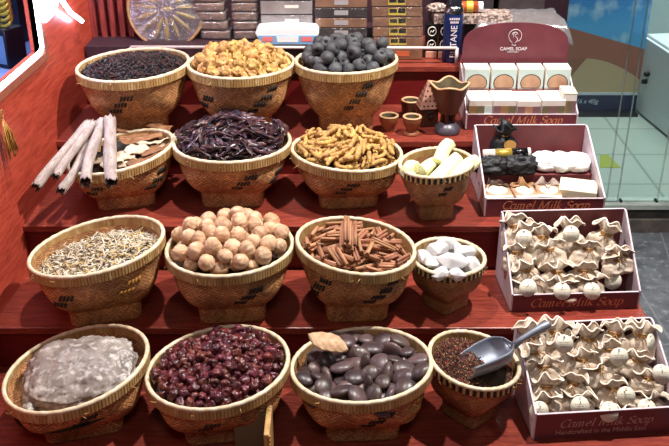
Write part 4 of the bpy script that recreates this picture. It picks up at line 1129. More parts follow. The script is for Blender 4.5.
P3 = [((513, 214), None, 'cloth pouch with no tag in the back left corner of the third tray', 0, .2),
      ((526, 222), (524, 238), 'tagged cloth pouch at the back left of the third tray, its round tag facing out', 1, .1),
      ((543, 225), None, 'untagged cloth pouch at the back of the third tray, right of the first tag', 1, -.1),
      ((571, 219), (571, 234), 'tagged cloth pouch in the middle of the back row of the third tray', 1, 0),
      ((611, 223), None, 'cloth pouch leaning to the right in the back right corner of the third tray', 1, -.35),
      ((547, 240), None, 'cloth pouch lying low in the middle of the third tray, behind the front rows', 1, .3),
      ((588, 240), None, 'cloth pouch in the middle of the third tray leaning right, under the tagged back pouch', 1, -.3),
      ((517, 243), None, 'cloth pouch half hidden against the left side of the third tray', 0, .1),
      ((524, 259), None, 'cloth pouch at the left of the second row of the third tray', 0, .15),
      ((556, 261), None, 'cloth pouch in the centre of the second row of the third tray', 0, 0),
      ((584, 260), None, 'cloth pouch right of the centre in the second row of the third tray', 0, -.1),
      ((614, 253), (613, 281), 'tagged cloth pouch at the right of the third tray, tag hanging below its cord', 0, -.1),
      ((622, 247), None, 'cloth pouch squeezed against the right side of the third tray', 0, -.2),
      ((527, 277), (528, 288), 'cloth pouch, front left of the third tray, tag half under its frill', 0, .1),
      ((564, 277), (562, 291), 'tagged cloth pouch at the front centre of the third tray', 0, 0),
      ((592, 274), (592, 291), 'tagged cloth pouch right of the centre in the front row of the third tray', 0, -.1)]
for (ruf, tg, lab, tier, rl) in P3:
    Y = mapY(ruf[1], 280, 212, 1.893, 2.018)+(ruf[0]-510)*.00012
    pouch(lab, ruf, Y, ZC+.005+(.046 if Y > 1.95 else 0), -.30 if Y > 1.95 else -.15, rl*.8+R.gauss(0, .22), tg, G3, -rl*.8)
P4 = [((528, 323), None, 'untagged cloth pouch in the back left corner of the bottom tray', .1),
      ((556, 319), None, 'untagged cloth pouch second from the left at the back of the bottom tray', 0),
      ((564, 334), (564, 344), 'cloth pouch behind the scoop handle in the bottom tray', 0),
      ((530, 341), None, 'cloth pouch beside the scoop blade at the left of the bottom tray', .2),
      ((589, 326), None, 'untagged cloth pouch at the middle of the back row of the bottom tray', 0),
      ((618, 321), None, 'untagged cloth pouch right of the middle at the back of the bottom tray', -.1),
      ((610, 338), (619, 357), 'tagged cloth pouch with a big bright tag, right of the middle of the bottom tray', 0),
      ((643, 322), (651, 343, .9), 'cloth pouch in the back right corner of the bottom tray, its tag seen nearly edge-on', -.1),
      ((543, 357), None, 'cloth pouch just right of the scoop in the second row of the bottom tray', .2),
      ((581, 349), None, 'cloth pouch in the centre of the bottom tray with the frill pointing up', -.1),
      ((576, 371), None, 'cloth pouch in the second row from the front at the middle of the bottom tray', 0),
      ((547, 374), None, 'cloth pouch standing right behind the front left one in the bottom tray', .1),
      ((545, 392), (539, 411), 'cloth pouch, front left of the bottom tray, its tag over the front panel', .1),
      ((579, 390), (580, 406), 'cloth pouch second from the left in the front row of the bottom tray', 0),
      ((613, 377), (626, 396), 'cloth pouch with a bright tag, second row of the bottom tray, right of middle', -.1),
      ((616, 402), (609, 412), 'lowest cloth pouch at the front of the bottom tray, frill spilling over the edge', .1),
      ((649, 370), (662, 374), 'cloth pouch at the right of the bottom tray with a tag at the photo edge', -.1),
      ((651, 391), (647, 409), 'cloth pouch at the front right of the bottom tray, its tag in shade', -.1),
      ((595, 361), None, 'cloth pouch tucked behind the bright front tag in the bottom tray', .2),
      ((640, 352), None, 'cloth pouch between the two bright tags at the right of the bottom tray', -.2)]
for (ruf, tg, lab, rl) in P4:
    Y = mapY(ruf[1], 393, 317, 1.602, 1.730)+(ruf[0]-532)*.00018
    pouch(lab, ruf, Y, ZD+.005+(.050 if Y > 1.66 else 0), -.30 if Y > 1.66 else -.12, rl*.8+R.gauss(0, .25), tg, G4, -rl*.7)

# --- second tray: bundles and soaps
def bundle(name, label, cat, loc, mat, sx, sy, h, seed, rz=0, tagm=None, lean=0, group=None):
    e = empty(name, loc, rz); e.rotation_euler = (lean, 0, rz); tag(e, label, cat, group)
    fn = blob_cloth(60, 30, sx, sy, h, h*.62, sx*.33, sx*.85, sy*.95, seed, .45, h*.38, 7)
    mb = MB(); mb.grid(fn, 72, 36, True, capb=True); o = mb.obj('cloth', mat, e); s_ = o.modifiers.new('s', 'SOLIDIFY'); s_.thickness = .0018
    MB().tube([(sx*.36*math.cos(a*PI/12), sx*.36*math.sin(a*PI/12), h*.60) for a in range(24)], .0014, 6, close=True).obj('cord', 'twine', e)
    if tagm: MB().prism([(.017*math.cos(a*PI/14), .013*math.sin(a*PI/14)) for a in range(28)], 0, .002, 0, Matrix.Translation((.008, -sy-.002, h*.44)) @ Matrix.Rotation(-.3, 4, 'X') @ FRONT).obj('tag', tagm, e, False)
    return e
bundle('cloth_bundle', 'black cloth pouch with a gold oval tag against the back of the second tray', 'pouch', W(t2, .078, .205, .075), 'black_cloth', .038, .028, .118, 3, .1, 'gold_tag')
def crumple(name, label, cat, loc, size, mat, seed, rz=0, group=None, amp=.3, sc=2.6):
    def fn(d):
        q = 1+amp*vn(d, sc, seed)+amp*.6*abs(vn(d, sc*2.2, seed+2))+amp*.25*vn(d, sc*5, seed+4)
        v = Vector((d.x*size[0], d.y*size[1], d.z*size[2]))*q
        v.z = max(v.z, -size[2]*.55); return v
    o = MB().sphere(fn, 56, 36).obj(name, mat, None, True, loc=loc); o.rotation_euler = (0, 0, rz); tag(o, label, cat, group); return o
crumple('cloth_bundle', 'black crumpled cloth bundle at the left under the long foil roll in the second tray', 'pouch', W(t2, .042, .148, .079), (.046, .032, .028), 'black_cloth', 5)
crumple('cloth_bundle', 'black crumpled cloth bundle with a folded frill at the right end of the foil roll', 'pouch', W(t2, .110, .148, .079), (.048, .032, .028), 'black_cloth', 8)
rl = empty('foil_roll', W(t2, .083, .168, .103)); tag(rl, 'long silver, black and gold wrapped roll lying on the black cloth bundles', 'wrapped roll')
MB().tube([(-.066, 0, 0), (.060, 0, .006)], .0135, 18).obj('wrapper', 'label_white', rl)
MB().tube([(-.035, -.0008, .0012), (.010, -.0008, .0036)], .0138, 18).obj('print_band', 'foil_yellow', rl); MB().tube([(.010, -.0008, .0036), (.052, -.0008, .0056)], .0138, 18).obj('print_band', 'black_gloss', rl)
for i in range(3):
    crumple('soap_pouch', 'white cloth-wrapped soap, %s of three at the back of the second tray' % ('leftmost', 'middle', 'rightmost')[i], 'wrapped soap', W(t2, .186+i*.043, .172-.003*i, .080), (.038, .042, .026), 'white_cloth', 20+i, -.3, 'white wrapped soaps', .12, 1.6)
def papersoap(label, loc, size, rz, topcol, frill, seed):
    e = empty('soap_pack', loc, rz); tag(e, label, 'soap pack', 'soap packs with round labels'); w, d, h = size
    MB().box((-w/2, -d/2, 0), (w/2, d/2, h)).obj('wrapper', topcol, e, False, bevel=.005)
    mb = MB(); mb.prism([(w*.36*math.cos(a*PI/16), -d*.02+d*.33*math.sin(a*PI/16)) for a in range(32)], h, h+.0016); mb.obj('round_label', 'soap_cream', e, False)
    mb = MB(); mb.prism([(-w*.46, -d*.52), (w*.46, -d*.52), (w*.46, -d*.36), (-w*.46, -d*.36)], h*.1, h*1.02); mb.obj('end_flap', 'soap_white', e, False, bevel=.002)
    fn = blob_cloth(40, 20, w*.42, .014, .04, .016, w*.22, w*.52, .016, seed, .4, .022, 6)
    M = Matrix.Translation((0, d*.42, h*.5)); o = MB().grid(fn, 48, 24, True, capb=True, M=M).obj('frill', frill, e); s_ = o.modifiers.new('s', 'SOLIDIFY'); s_.thickness = .0015
    return e
papersoap('large white-wrapped soap pack with a round label at the front left of the second tray', W(t2, .040, .060, .006), (.076, .085, .042), .06, 'soap_bar', 'brown_cloth', 3)
papersoap('soap pack with a brown frill and round label, middle front of the second tray', W(t2, .112, .058, .006), (.062, .080, .042), .05, 'soap_bar', 'tan_cloth', 4)
papersoap('soap pack with a grey frill and round label in the second tray', W(t2, .176, .060, .006), (.066, .082, .042), -.12, 'soap_bar', 'grey_cloth', 6)
cr = empty('soap_carton', W(t2, .254, .066, .030), -.28); tag(cr, 'plain cream soap carton lying tilted at the right end of the second tray', 'soap box')
MB().box((-.048, -.040, 0), (.048, .040, .030)).obj('carton', 'soap_cream', cr, False, bevel=.002); MB().box((-.0482, -.0404, .003), (.0482, .0404, .011)).obj('print_band', 'soap_bar', cr, False)
crumple('soap_bar', 'brown soap bar under the cream carton in the second tray', 'soap', W(t2, .247, .058, .016), (.036, .03, .020), 'brown_cloth', 31, 0, None, .1, 2)

# ------------------------------------------------------------------ top shelf
def at_wall(px, py, Y, z=None): return atY(px, py, Y)
# round tray of pods under plastic, leaning on the wall
tc_ = atY(167, 9, 2.80); LE = math.radians(-14)
tr = empty('round_tray', tc_); tr.rotation_euler = (LE, 0, 0); tag(tr, 'round wicker tray wrapped in plastic leaning at the back above the black leaf basket', 'tray')
TRr = .112
MB().lathe([(.0005, 0), (TRr*.96, 0), (TRr, -.012), (TRr*1.03, -.016), (TRr*1.05, -.010), (TRr*1.0, .006), (.0005, .006)], 56, M=Matrix.Rotation(PI/2, 4, 'X') @ Matrix.Scale(-1, 4, (0, 0, 1))).obj('tray_body', 'purple_paper', tr)
MB().tube([(TRr*1.03*math.cos(a*PI/36), -.017, TRr*1.03*math.sin(a*PI/36)) for a in range(72)], .0045, 8, close=True).obj('rim', 'wicker', tr)
def podf(u, v):
    a = u*2*PI; t = v-.5; r = .0085*max(.05, 1-(2*abs(t))**2.2)**.6
    return Vector((t*.068, r*math.cos(a), r*.8*math.sin(a)))
pm = MB().grid(podf, 10, 12, True, capb=True, capt=True).mesh('seed_pod', 'date_pod')
kp = Kind('seed_pod', 'yellow-brown pod fanned out under plastic on the round tray', 'seed pod', 'pods on the round tray', [pm])
RL = Matrix.Rotation(LE, 3, 'X')
for i in range(15):
    a = i/15*2*PI+.1; dv = Vector((math.cos(a), 0, math.sin(a))); kp.new(tc_+RL @ (dv*.062+Vector((0, -.018, 0))), RL @ axis_rot(dv, 0), (R.uniform(.9, 1.1), 1, 1))
kp.new(tc_+RL @ Vector((.004, -.022, 0)), RL @ axis_rot((1, 0, .05), 0), (.55, .8, 1), label='short yellow-brown pod at the centre of the round tray')
def dome(u, v):
    a = u*2*PI; r = TRr*1.0*v+.0001; return Vector((r*math.cos(a), -.019-.016*math.cos(v*PI/2)-.002*math.sin(a*15)*v, r*math.sin(a)))
MB().grid(dome, 60, 8, True).obj('plastic_wrap', 'wrap', tr)
# two stacks of wrapped brown blocks
def block(label, loc, w, d, h, rz, ry, seed, group, mats=('brick_brown', 'wrap')):
    e = empty('wrapped_block', loc, rz); e.rotation_euler = (0, ry, rz); tag(e, label, 'wrapped block', group)
    def fn(dd):
        s_ = (abs(dd.x)**7+abs(dd.y)**7+abs(dd.z)**7)**(-1/7); q = s_*(1+.05*vn(dd, 3, seed))
        return Vector((dd.x*w/2*.95, dd.y*d/2*.95, dd.z*h/2*.92+0))*q+Vector((0, 0, h/2))
    MB().sphere(fn, 40, 24).obj('block', mats[0], e)
    def f2(dd):
        s_ = (abs(dd.x)**9+abs(dd.y)**9+abs(dd.z)**9)**(-1/9); q = s_*(1+.03*vn(dd, 5, seed+9))
        return Vector((dd.x*w/2*1.0, dd.y*d/2*1.0, dd.z*h/2*.99))*q+Vector((0, 0, h/2))
    MB().sphere(f2, 40, 24).obj('plastic_wrap', mats[1], e)
    return e
ORD = ('bottom', 'second', 'third', 'fourth', 'fifth', 'topmost')
b0 = atY(218, 44, 2.80)
for i in range(6):
    block('plastic-wrapped brown block, %s of the stack beside the round tray' % (ORD[i] if i in (0, 5) else ORD[i]+' from the bottom'), (b0.x-.002-.005*i, 2.80, PZ+.0005+i*.0285), .094, .07, .028, R.gauss(-.06, .03), 0, i, 'blocks stacked beside the round tray')
b0 = atY(248, 44, 2.80)
for i in range(6):
    block('plastic-wrapped brown block, %s of the stack beside the clear boxes' % (ORD[i] if i in (0, 5) else ORD[i]+' from the bottom'), (b0.x-.001*i, 2.80, PZ+.0005+i*.0285), .084, .07, .028, R.gauss(0, .03), 0, 20+i, 'blocks stacked beside the clear boxes')
# cartons with labels
def shelfbox(label, loc, size, mat, lab, group, rz=0, wrap=True):
    e = empty('labelled_box', loc, rz); tag(e, label, 'box', group); w, d, h = size
    ct = MB().box((-w/2, -d/2, 0), (w/2, d/2, h*.93)).obj('carton', mat, e, False, bevel=.002)
    x0 = 0
    for (cx, cz, lw, lh, m) in lab:
        MB().box((cx*w-lw/2, -d/2-.0012, cz*h-lh/2), (cx*w+lw/2, -d/2+.001, cz*h+lh/2)).obj('label', m, ct, False)
    if wrap: MB().box((-w/2-.0015, -d/2-.003, .0005), (w/2+.0015, d/2+.003, h*.97)).obj('plastic_cover', 'wrap_clear', e, False, bevel=.002)
    return e
bx = atY(288, 40, 2.80).x
for i in range(4): shelfbox('grey plastic-covered box, %s of the stack behind the white tray' % (ORD[0], 'second from the bottom', 'third from the bottom', 'topmost')[i], (bx, 2.80, PZ+i*.042), (.155, .10, .041), 'carton_grey', [(.1, .55, .042, .009, 'label_white')], 'grey plastic-covered boxes')
bx = atY(341, 40, 2.80).x
for i in range(6): shelfbox('box with one grey label, %s in the stack behind the black limes' % (ORD[i] if i in (0, 5) else ORD[i]+' from the bottom'), (bx, 2.80, ZT+.001+i*.0305), (.155, .10, .030), ('carton_brown', 'carton_brown', 'carton_dark', 'carton_brown', 'carton_dark', 'carton_brown')[i], [(0, .5, .042, .014, 'label_grey')], 'boxes stacked behind the black limes')
bx = atY(397, 40, 2.79).x
shelfbox('flat orange-brown box at the bottom of the stack left of the can, below the rail', (atY(397, 55, 2.75).x, 2.77, ZT+.001), (.150, .09, .036), 'carton_brown', [(.10, .5, .04, .016, 'label_red')], None, wrap=False)
for i in range(5): shelfbox('brown yellow-labelled box, %s of the stack left of the can' % ('lowest', 'second from the bottom', 'third from the bottom', 'fourth from the bottom', 'topmost')[i], (bx-.002*i, 2.785, ZT+.038+i*.0305), (.150, .10, .030), 'carton_brown', [(0, .5, .052, .020, 'label_yellow'), (-.08, .6, .022, .012, 'label_black' if i % 2 else 'label_red'), (.09, .6, .022, .014, 'label_black')], 'yellow-labelled boxes left of the can')
# blue and white printed tray in front
pb = atY(288, 46, 2.715)
e = empty('printed_tray', (pb.x, 2.715, ZT+.06)); tag(e, 'white cardboard tray with blue and red print standing at the rail between the heaps', 'box')
pr = [(-.078, 0), (.078, 0), (.095, .034), (.086, .046), (0, .052), (-.086, .046), (-.095, .034)]
MB().prism(pr, -.035, .035, 0, FRONT).obj('carton', 'box_white', e, False, bevel=.003)
MB().prism([(-.076, .002), (.076, .002), (.088, .028), (-.088, .028)], .035, .0362, 0, FRONT).obj('print_band', 'print_blue', e, False)
for x in (-.058, .058): MB().prism([(x-.016, .010), (x+.016, .010), (x+.016, .024), (x-.016, .024)], .0362, .0370, 0, FRONT).obj('print_mark', 'print_red', e, False)
MB().prism([(-.03, .008), (.032, .008), (.034, .026), (-.032, .026)], .0362, .0370, 0, FRONT).obj('print_mark', 'box_white', e, False)
s_ = MB().box((-.07, -.03, -.0595), (.07, .03, 0)).obj('lower_carton', 'carton_dark', e, False)
# butane can
cp = atY(451, 61, 2.715); ca = empty('gas_can', (cp.x, 2.715, ZT+.001)); tag(ca, 'dark blue gas can with a black cap standing behind the rail', 'can')
MB().lathe([(.0005, 0), (.026, 0), (.0285, .003), (.0285, .150), (.0285, .152), (.0005, .153)], 36).obj('body', 'can_blue', ca)
MB().lathe([(.0295, .148), (.030, .154), (.026, .164), (.022, .170), (.0005, .170)], 36).obj('shoulder', 'steel', ca)
MB().lathe([(.0225, .168), (.0225, .196), (.020, .200), (.0005, .200)], 30).obj('cap', 'can_cap', ca)
M = Matrix.Translation((.001, -.0292, .066)) @ FRONT @ Matrix.Rotation(PI/2, 4, 'Z')
text('lettering', 'BUTANE', .027, 'white_print', ca, M, 0, .0006, .95)
for k_, (z, w) in enumerate(((.134, .015), (.124, .012))):
    mb = MB()
    for j in range(5): mb.box((-w+j*w*.42, -.0294, z-.003), (-w+j*w*.42+w*.30, -.0284, z+.003))
    mb.obj('print_mark', 'white_print', ca, False)
# small cartons with oval emblems left of the can
def emblem_box(label, loc, group, w=.036, h=.040):
    e = empty('emblem_box', loc); tag(e, label, 'box', group)
    MB().box((-w/2, -.02, 0), (w/2, .02, h)).obj('carton', 'black_gloss', e, False, bevel=.001)
    MB().tube([(w*.34*math.cos(a*PI/12), -.0206, h*.5+h*.34*math.sin(a*PI/12)) for a in range(24)], .0016, 6, close=True).obj('emblem', 'label_white', e)
    MB().tube([(-.006, -.0206, h*.36), (-.003, -.0206, h*.55), (.002, -.0206, h*.44), (.006, -.0206, h*.60)], .0014, 6).obj('emblem', 'label_white', e)
ex = atY(431, 40, 2.76).x
for i in range(2):
    for j in range(2): emblem_box('small black box with a white oval emblem, %s %s one behind the can' % (('lower', 'upper')[j], ('left', 'right')[i]), (ex+i*.039, 2.76, ZT+.001+.022+j*.041), 'small emblem boxes')
for i in range(2):
    e = empty('flat_box', (ex+i*.039, 2.76, ZT+.001)); tag(e, 'flat pinkish box at the very bottom behind the rail, %s of the can' % ('left', 'directly left')[i], 'box'); MB().box((-.017, -.022, 0), (.017, .022, .021)).obj('carton', 'pinkish', e, False, bevel=.002)
# patterned long box on top, jar and small pouch
e = empty('patterned_box', (.415, 2.78, ZT+.106)); tag(e, 'long box with a pale lattice pattern under the orange jar', 'box')
MB().box((-.115, -.04, 0), (.12, .04, .026)).obj('carton', 'lattice', e, False, bevel=.001)
for x in (-.006, .112): MB().box((x-.012, -.012, -.105), (x+.012, .02, 0)).obj('support', 'carton_dark', e, False)
jp = atY(470, 8, 2.775); e = empty('jar', (jp.x, 2.775, ZT+.133+.017)); tag(e, 'small orange jar with a white lid lying on its side beside the can', 'jar')
MR = Matrix.Rotation(PI/2, 4, 'Y')
MB().lathe([(.0005, -.030), (.015, -.030), (.017, -.026), (.017, .020), (.014, .024), (.0005, .024)], 24, M=MR).obj('body', 'jar_orange', e)
MB().lathe([(.0005, .024), (.0155, .024), (.0155, .038), (.0005, .039)], 24, M=MR).obj('lid', 'box_white', e)
MB().lathe([(.0173, -.012), (.0175, -.010), (.0175, .006), (.0173, .008)], 24, M=MR).obj('label', 'label_yellow', e)
jp = atY(437, 9, 2.775); crumple('foil_packet', 'small crumpled white and black packet left of the can cap', 'packet', (jp.x, 2.775, ZT+.133+.012), (.030, .016, .015), 'lattice', 41)
# plastic-covered carton behind the arched header, dark cartons behind
p = atY(518, 22, 2.80)
e = empty('covered_carton', (p.x, 2.80, ZT)); tag(e, 'carton covered with a crumpled clear plastic sheet behind the arched header', 'box')
MB().box((-.135, -.08, 0), (.135, .10, .104)).obj('carton', 'carton_brown', e, False, bevel=.003)
def sheet(u, v):
    x = (u-.5)*.31; y = (v-.5)*.22+.01; ed = max(abs(u-.5)*2, abs(v-.5)*2)
    z = .112+.006*vn((x, y, 0), 26, 2)+.004*vn((x, y, 0), 60, 3)
    if ed > .86: z -= (ed-.86)*.36*(1+.5*vn((x, y, 0), 20, 5))
    return Vector((x, y, z))
o = MB().grid(sheet, 50, 36).obj('plastic_sheet', 'wrap_white', e); s_ = o.modifiers.new('s', 'SOLIDIFY'); s_.thickness = .001
for i, (px, w) in enumerate(((470, .14), (520, .145))):
    p = atY(px, 4, 2.93); e = empty('dark_carton', (p.x, 2.94, ZT)); tag(e, 'dark maroon carton with a thin gold scroll, %s of the two at the back right' % ('left', 'right')[i], 'box', 'dark maroon cartons')
    MB().box((-w/2, -.04, 0), (w/2, .04, .25)).obj('carton', 'carton_dark', e, False, bevel=.002)
    mb = MB(); mb.tube([(-.03+.06*q/14, -.0405, .212+.004*math.sin(q*1.5)) for q in range(15)], .0014, 6); mb.tube([(-w/2+.01, -.0405, .176), (w/2-.01, -.0405, .176)], .0012, 6); mb.obj('gold_scroll', 'foil_yellow', e)

# ------------------------------------------------------------------ wooden cups and burners on the first step
def cup(label, px, py, Y, r, h, prof, mats, lev=ZA):
    p = atZ(px, py, lev); o = empty('wooden_cup', (p.x, p.y, lev)); tag(o, label, 'cup', 'small wooden cups')
    MB().lathe([(r*a, h*b_) for a, b_ in prof], 36).obj('body', mats[0], o)
    rt = prof[-1][0]*r
    MB().lathe([(rt, h-.0005), (rt*1.04, h+.0012), (rt*.98, h+.003), (rt*.80, h+.003), (rt*.76, h)], 36).obj('rim', 'cup_lip', o)
    MB().lathe([(rt*.78, h+.002), (rt*.70, h*.5), (rt*.5, h*.25), (.0005, h*.22)], 36).obj('inside', 'cup_inner', o)
    return o
CU = [(.0005, 0), (.62, 0), (.66, .04), (.60, .16), (.74, .34), (.92, .62), (1.0, .86), (1.0, 1.0)]
FT = [(.0005, 0), (.86, 0), (.90, .07), (.72, .16), (.52, .24), (.66, .36), (.90, .62), (1.0, .85), (1.0, 1.0)]
TU = [(.0005, 0), (.86, 0), (.88, .03), (.94, .5), (1.0, .9), (1.0, 1.0)]
cup('small tan wooden cup nearest the turmeric basket', 388.5, 130, 2.4, .0272, .043, CU, ['terracotta'])
cup('tall dark wooden tumbler behind the two small cups', 410, 117, 2.5, .0275, .052, TU, ['brown_wood'])
cup('small wooden goblet cup on a round foot, in front of the dark tumbler', 411.5, 134, 2.4, .0262, .051, FT, ['terracotta'])
# pyramid burner on a square base
p = atZ(427, 124, ZA); e = empty('pyramid_burner', (p.x, p.y, ZA), .15); tag(e, 'incense burner with a pink pierced pyramid lid behind the big wooden burner', 'incense burner')
MB().box((-.026, -.026, 0), (.026, .026, .052)).obj('base', 'brown_wood', e, False, bevel=.003)
def pyr(s0, z0, s1, z1): return [(-s0,-s0,z0),(s0,-s0,z0),(s0,s0,z0),(-s0,s0,z0),(-s1,-s1,z1),(s1,-s1,z1),(s1,s1,z1),(-s1,s1,z1)]
mb = MB(); mb.add(pyr(.030, .054, .004, .132), [(0,3,2,1),(4,5,6,7),(0,1,5,4),(1,2,6,5),(2,3,7,6),(3,0,4,7)])
mb.obj('pyramid_lid', 'pyramid_pink', e, False, bevel=.002)
mb = MB(); SL = math.atan2(.026, .078)
for r_, row in enumerate((4, 3, 3, 2, 1)):
    for j in range(row):
        z = .064+r_*.0135; s_ = .030-.026*(z-.054)/.078; x = (j-(row-1)/2)*.012
        for q in range(4):
            M = Matrix.Rotation(q*PI/2, 4, 'Z') @ Matrix.Translation((x, -s_-.0002, z)) @ Matrix.Rotation(-SL, 4, 'X') @ FRONT
            mb.prism([(.0026*math.cos(a*PI/5), .0026*math.sin(a*PI/5)) for a in range(10)], -.0005, .0006, 0, M)
mb.obj('holes', 'hole_dark', e, False)
mb = MB(); mb.tube([(.008*math.cos(a*PI/8), -.0268, .038+.008*math.sin(a*PI/8)) for a in range(16)], .0018, 6, close=True); mb.obj('emblem', 'bamboo_dark', e)
# big mabkhara-style burner: round foot, four legs, flared star-cut bowl
p = atZ(447, 132, ZA); e = empty('incense_burner', (p.x, p.y, ZA), .70); tag(e, 'large dark wooden incense burner with a star-cut flared top beside the top soap tray', 'incense burner')
MB().lathe([(.0005, 0), (.036, 0), (.037, .006), (.035, .018), (.026, .024), (.022, .030), (.0005, .030)], 40).obj('foot', 'metal_grey', e)
for q in range(4):
    a = q*PI/2+.5; mb = MB(); mb.tube([(.016*math.cos(a), .016*math.sin(a), .026), (.015*math.cos(a), .015*math.sin(a), .05), (.020*math.cos(a), .020*math.sin(a), .068)], [.0065, .006, .008], 10); mb.obj('leg', 'brown_wood', e)
def bowl(u, v, off=0):
    a = u*2*PI; k_ = (abs(math.cos(a*2))); n = 6; sq = se(a, 2+2.5*v)
    s_ = .027+.020*v**1.1-off; z = .060+.080*v
    if v > .8: z += .010*((v-.8)/.2)*(abs(math.sin(2*a))**2-.4)
    return Vector((s_*math.cos(a)*sq, s_*math.sin(a)*sq, z))
mb = MB(); mb.grid(lambda u, v: bowl(u, v), 64, 20, True, capb=True); mb.obj('bowl', 'brown_wood', e)
mb = MB(); mb.grid(lambda u, v: bowl(-u, 1-v*.85, .0055), 64, 12, True, capt=True); mb.obj('inside', 'cup_inner', e)
mb = MB(); mb.grid(lambda u, v: bowl(u, 1, .0055*v)+Vector((0, 0, .0012)), 64, 1, True); mb.tube([bowl(i/64, 1, .0028) for i in range(64)], .0034, 6, close=True); mb.obj('rim', 'cup_lip', e)

# ------------------------------------------------------------------ shop behind the glass
gw = struct(empty('window_2', (1.0, 3.105, ZS+.018)))
def gp(mb, nm, mat):
    o = mb.obj(nm, mat, None, False); o.parent = gw; o.matrix_parent_inverse = Matrix.Translation(-Vector(gw.location)); return o
g0 = ZS+.016
xs = [.45]+[atY(px, 203, 3.105).x for px in (606, 617, 657)]+[2.2]
for i in range(4):
    if i == 1:
        gp(MB().box((xs[1], 3.100, g0), (xs[2], 3.108, 2.3)), 'pane', 'pane_glass')
    else: gp(MB().box((xs[i]+.002, 3.104, g0), (xs[i+1]-.002, 3.110, 2.3)), 'pane', 'pane_glass')
for x in xs[1:4]: gp(MB().box((x-.002, 3.1, g0), (x+.002, 3.11, 2.3)), 'pane_edge', 'glass_edge')
for x in (xs[1]-.01, xs[2]+.012, xs[3]-.006):
    gp(MB().box((x-.004, 3.094, g0), (x+.004, 3.116, g0+.010)), 'glass_clip', 'dark_metal')
# dune banner
YB_ = 4.10
l_, r_ = atY(560, 60, YB_).x-.10, atY(643, 60, YB_).x
zb_ = atZ(600, 114, ZS).z; zt = 1.62
zn0, zn1 = ZS+.012, atY(600, 95, YB_).z
ban = empty('banner', ((l_+r_)/2, YB_, ZS)); tag(ban, 'tall banner with a desert dune picture standing behind the glass', 'banner')
def bp(mb, nm, mat):
    o = mb.obj(nm, mat, None, False); o.parent = ban; o.matrix_parent_inverse = Matrix.Translation(-Vector(ban.location)); return o
zs = zn1+.012
# picture proportions: the sand fills the lower part of what the photograph shows
bp(MB().box((l_, YB_, zs), (r_, YB_+.012, zs+.62)), 'picture', 'dune_print')
bp(MB().box((l_, YB_, zs+.62), (r_, YB_+.012, 1.7)), 'header', 'banner_navy')
bp(MB().box((l_, YB_-.001, zn0), (r_, YB_+.012, zn1)), 'lower_band', 'banner_navy')
bp(MB().box((l_, YB_-.002, zn1), (r_, YB_+.012, zs)), 'border', 'pale_text')
tp_ = atY(585, 101.5, YB_-.002)
text('lettering', 'ack: (16 x 40)g', .030, 'pale_text', ban, TF(tp_.x-ban.location.x-.02, -.0018, tp_.z-ZS), .3, .0004, .9)
bp(MB().box((l_, YB_-.05, ZS), (r_, YB_+.06, ZS+.012)), 'foot', 'dark_metal')
# white cabinet with two locks
c0, c1 = atZ(634.5, 109, ZS), atZ(667, 136, ZS); ang = math.atan2((c1-c0).y, (c1-c0).x)
cab = empty('cabinet', c0, ang); tag(cab, 'low white cabinet with two small locks at the right behind the glass', 'cabinet')
Lc = (c1-c0).length*2.2; hc = .365
MB().box((0, .004, .004), (Lc, .42, hc)).obj('body', 'cabinet_white', cab, False, bevel=.003)
dr = MB().box((.004, -.012, .012), (Lc*.9, .003, hc-.012)).obj('door', 'cabinet_white', cab, False, bevel=.002)
for (px, py) in ((649, 74), (646.5, 81.5)):
    # on the door face
    n_ = Vector((math.sin(ang), -math.cos(ang), 0)); rr = ray(px, py); o0 = Vector((0, 0, H)); t = ((c0+n_*.012-o0).dot(n_))/rr.dot(n_); q = o0+rr*t
    loc = Matrix.Rotation(-ang, 3, 'Z') @ (q-c0)
    MB().lathe([(.0005, .022), (.009, .022), (.011, .018), (.011, 0)], 20, M=Matrix.Translation((loc.x, -.012, loc.z)) @ Matrix.Rotation(PI/2, 4, 'X')).obj('lock', 'dark_metal', dr)
# yellow mark on the shop floor
q = [atZ(*a, ZS) for a in ((600, 155), (608, 155), (621, 168), (600, 168))]
m_ = MB(); m_.prism([(v.x, v.y) for v in q], ZS, ZS+.0015); o = m_.obj('floor_marking', 'yellow_mark', None, False); tag(o, 'yellow-green mark on the pale shop floor behind the glass', 'floor marking')
# straw bunch hanging on the panel at the very left
pb = PP(2.02, H-.755, .012); e = empty('straw_bunch', pb); tag(e, 'small bunch of golden straw hanging on the red panel at the left photo edge', 'straw bunch')
mb = MB()
for k_ in range(26):
    t = R.uniform(-.35, .35); l_2 = R.uniform(.07, .10); mb.tube([(.004*R.random(), 0, 0), (.006+.01*R.random(), t*l_2*.7, -l_2*.5), (.010+.012*R.random(), t*l_2, -l_2)], .0016, 5)
mb.obj('straw', 'bamboo_gold', e); MB().tube([(.004, .006*math.cos(a*PI/8), .01+.01*math.sin(a*PI/8)) for a in range(16)], .0015, 5, close=True).obj('loop', 'twine', e)
# small wooden holder poking out at the bottom between two baskets
p = atY(274, 425, 1.47); e = empty('wooden_stand', (p.x-.012, 1.475, ZD)); tag(e, 'small wooden stand edge showing under the rose hip basket at the bottom', 'stand')
hz = p.z-ZD+.012
MB().box((-.006, -.05, 0), (.006, .045, hz)).obj('side_board', 'bamboo_band', e, False, bevel=.003)
MB().box((-.075, .030, 0), (-.006, .040, hz*.9)).obj('back_board', 'soap_olive', e, False, bevel=.003)
mb = MB()
for k_ in range(5): mb.sphere(lambda d: d*.0042, 10, 6, M=Matrix.Translation((.0045, -.047, hz-.006-k_*.011)))
mb.obj('nail_heads', 'bamboo_gold', e)

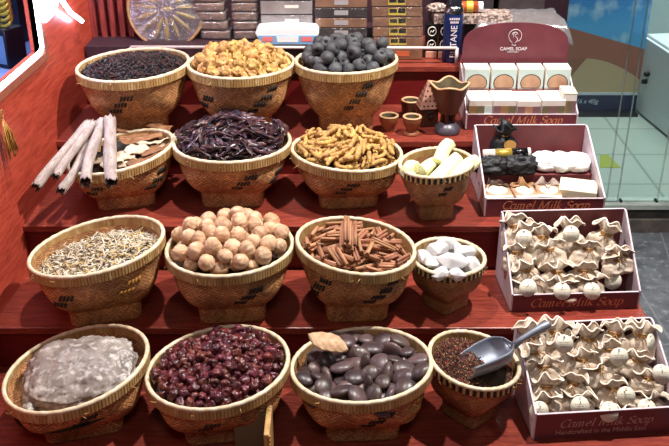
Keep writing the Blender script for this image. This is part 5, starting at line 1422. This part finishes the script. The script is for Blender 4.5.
# ------------------------------------------------------------------ light
def area(name, loc, target, size, power, col, shape='DISK'):
    l = bpy.data.lights.new(name, 'AREA'); l.shape = shape; l.size = size; l.energy = power; l.color = col
    o = bpy.data.objects.new(name, l); C.objects.link(o); o.location = loc
    o.rotation_euler = (Vector(target)-Vector(loc)).to_track_quat('-Z', 'Y').to_euler(); return o
def spot(name, loc, target, power, col, ang, blend, rad):
    l = bpy.data.lights.new(name, 'SPOT'); l.energy = power; l.color = col; l.spot_size = math.radians(ang); l.spot_blend = blend; l.shadow_soft_size = rad
    o = bpy.data.objects.new(name, l); C.objects.link(o); o.location = loc
    o.rotation_euler = (Vector(target)-Vector(loc)).to_track_quat('-Z', 'Y').to_euler(); return o
spot('spot_lamp', (.85, 2.0, 2.55), (.0, 2.0, .5), 275, (1, .93, .86), 85, .5, .035)
spot('spot_lamp', (-.22, 2.02, 2.6), (-.1, 2.0, .5), 140, (1, .94, .90), 80, .5, .04)
area('front_fill', (.1, -.1, 2.5), (0, 2.3, .75), .5, 9, (1, .90, .82))  # added weak fill from the camera side, not a real lamp
area('shop_area', (1.7, 4.0, 2.5), (1.5, 3.9, 0), 1.0, 38, (.97, 1.0, .98), 'SQUARE')
area('shop_area', (1.3, 3.45, 2.45), (1.3, 4.1, .8), .5, 40, (.97, 1.0, .99), 'SQUARE')  # extra unseen light, added to brighten the banner
area('slate_fill', (2.2, 2.2, 2.6), (1.2, 2.6, 0), .4, 12, (.9, .96, 1.0))  # added to lift the slate floor on the right, no known source
area('niche_fill', PP(2.35, WZ1-.03, -.2), PP(2.5, NF, -.2), .25, 5, (.7, .8, 1.0))  # unseen light added inside the niche, which the strip leaves too dark
w = bpy.data.worlds.new('World'); bpy.context.scene.world = w; w.use_nodes = True
w.node_tree.nodes['Background'].inputs[0].default_value = (.75, .72, .85, 1); w.node_tree.nodes['Background'].inputs[1].default_value = .045

# ------------------------------------------------------------------ camera and colour
cam = bpy.data.objects.new('Camera', bpy.data.cameras.new('Camera')); C.objects.link(cam)
cam.location = (0, 0, H); cam.rotation_euler = (PI/2-TH, 0, 0); cam.data.sensor_width = 36; cam.data.lens = F/669*36; cam.data.clip_start = .02
sc_ = bpy.context.scene; sc_.camera = cam
sc_.view_settings.view_transform = 'Standard'; sc_.view_settings.look = 'None'; sc_.view_settings.exposure = 0; sc_.view_settings.gamma = 1
sc_.view_settings.use_curve_mapping = False
bpy.context.view_layer.update()
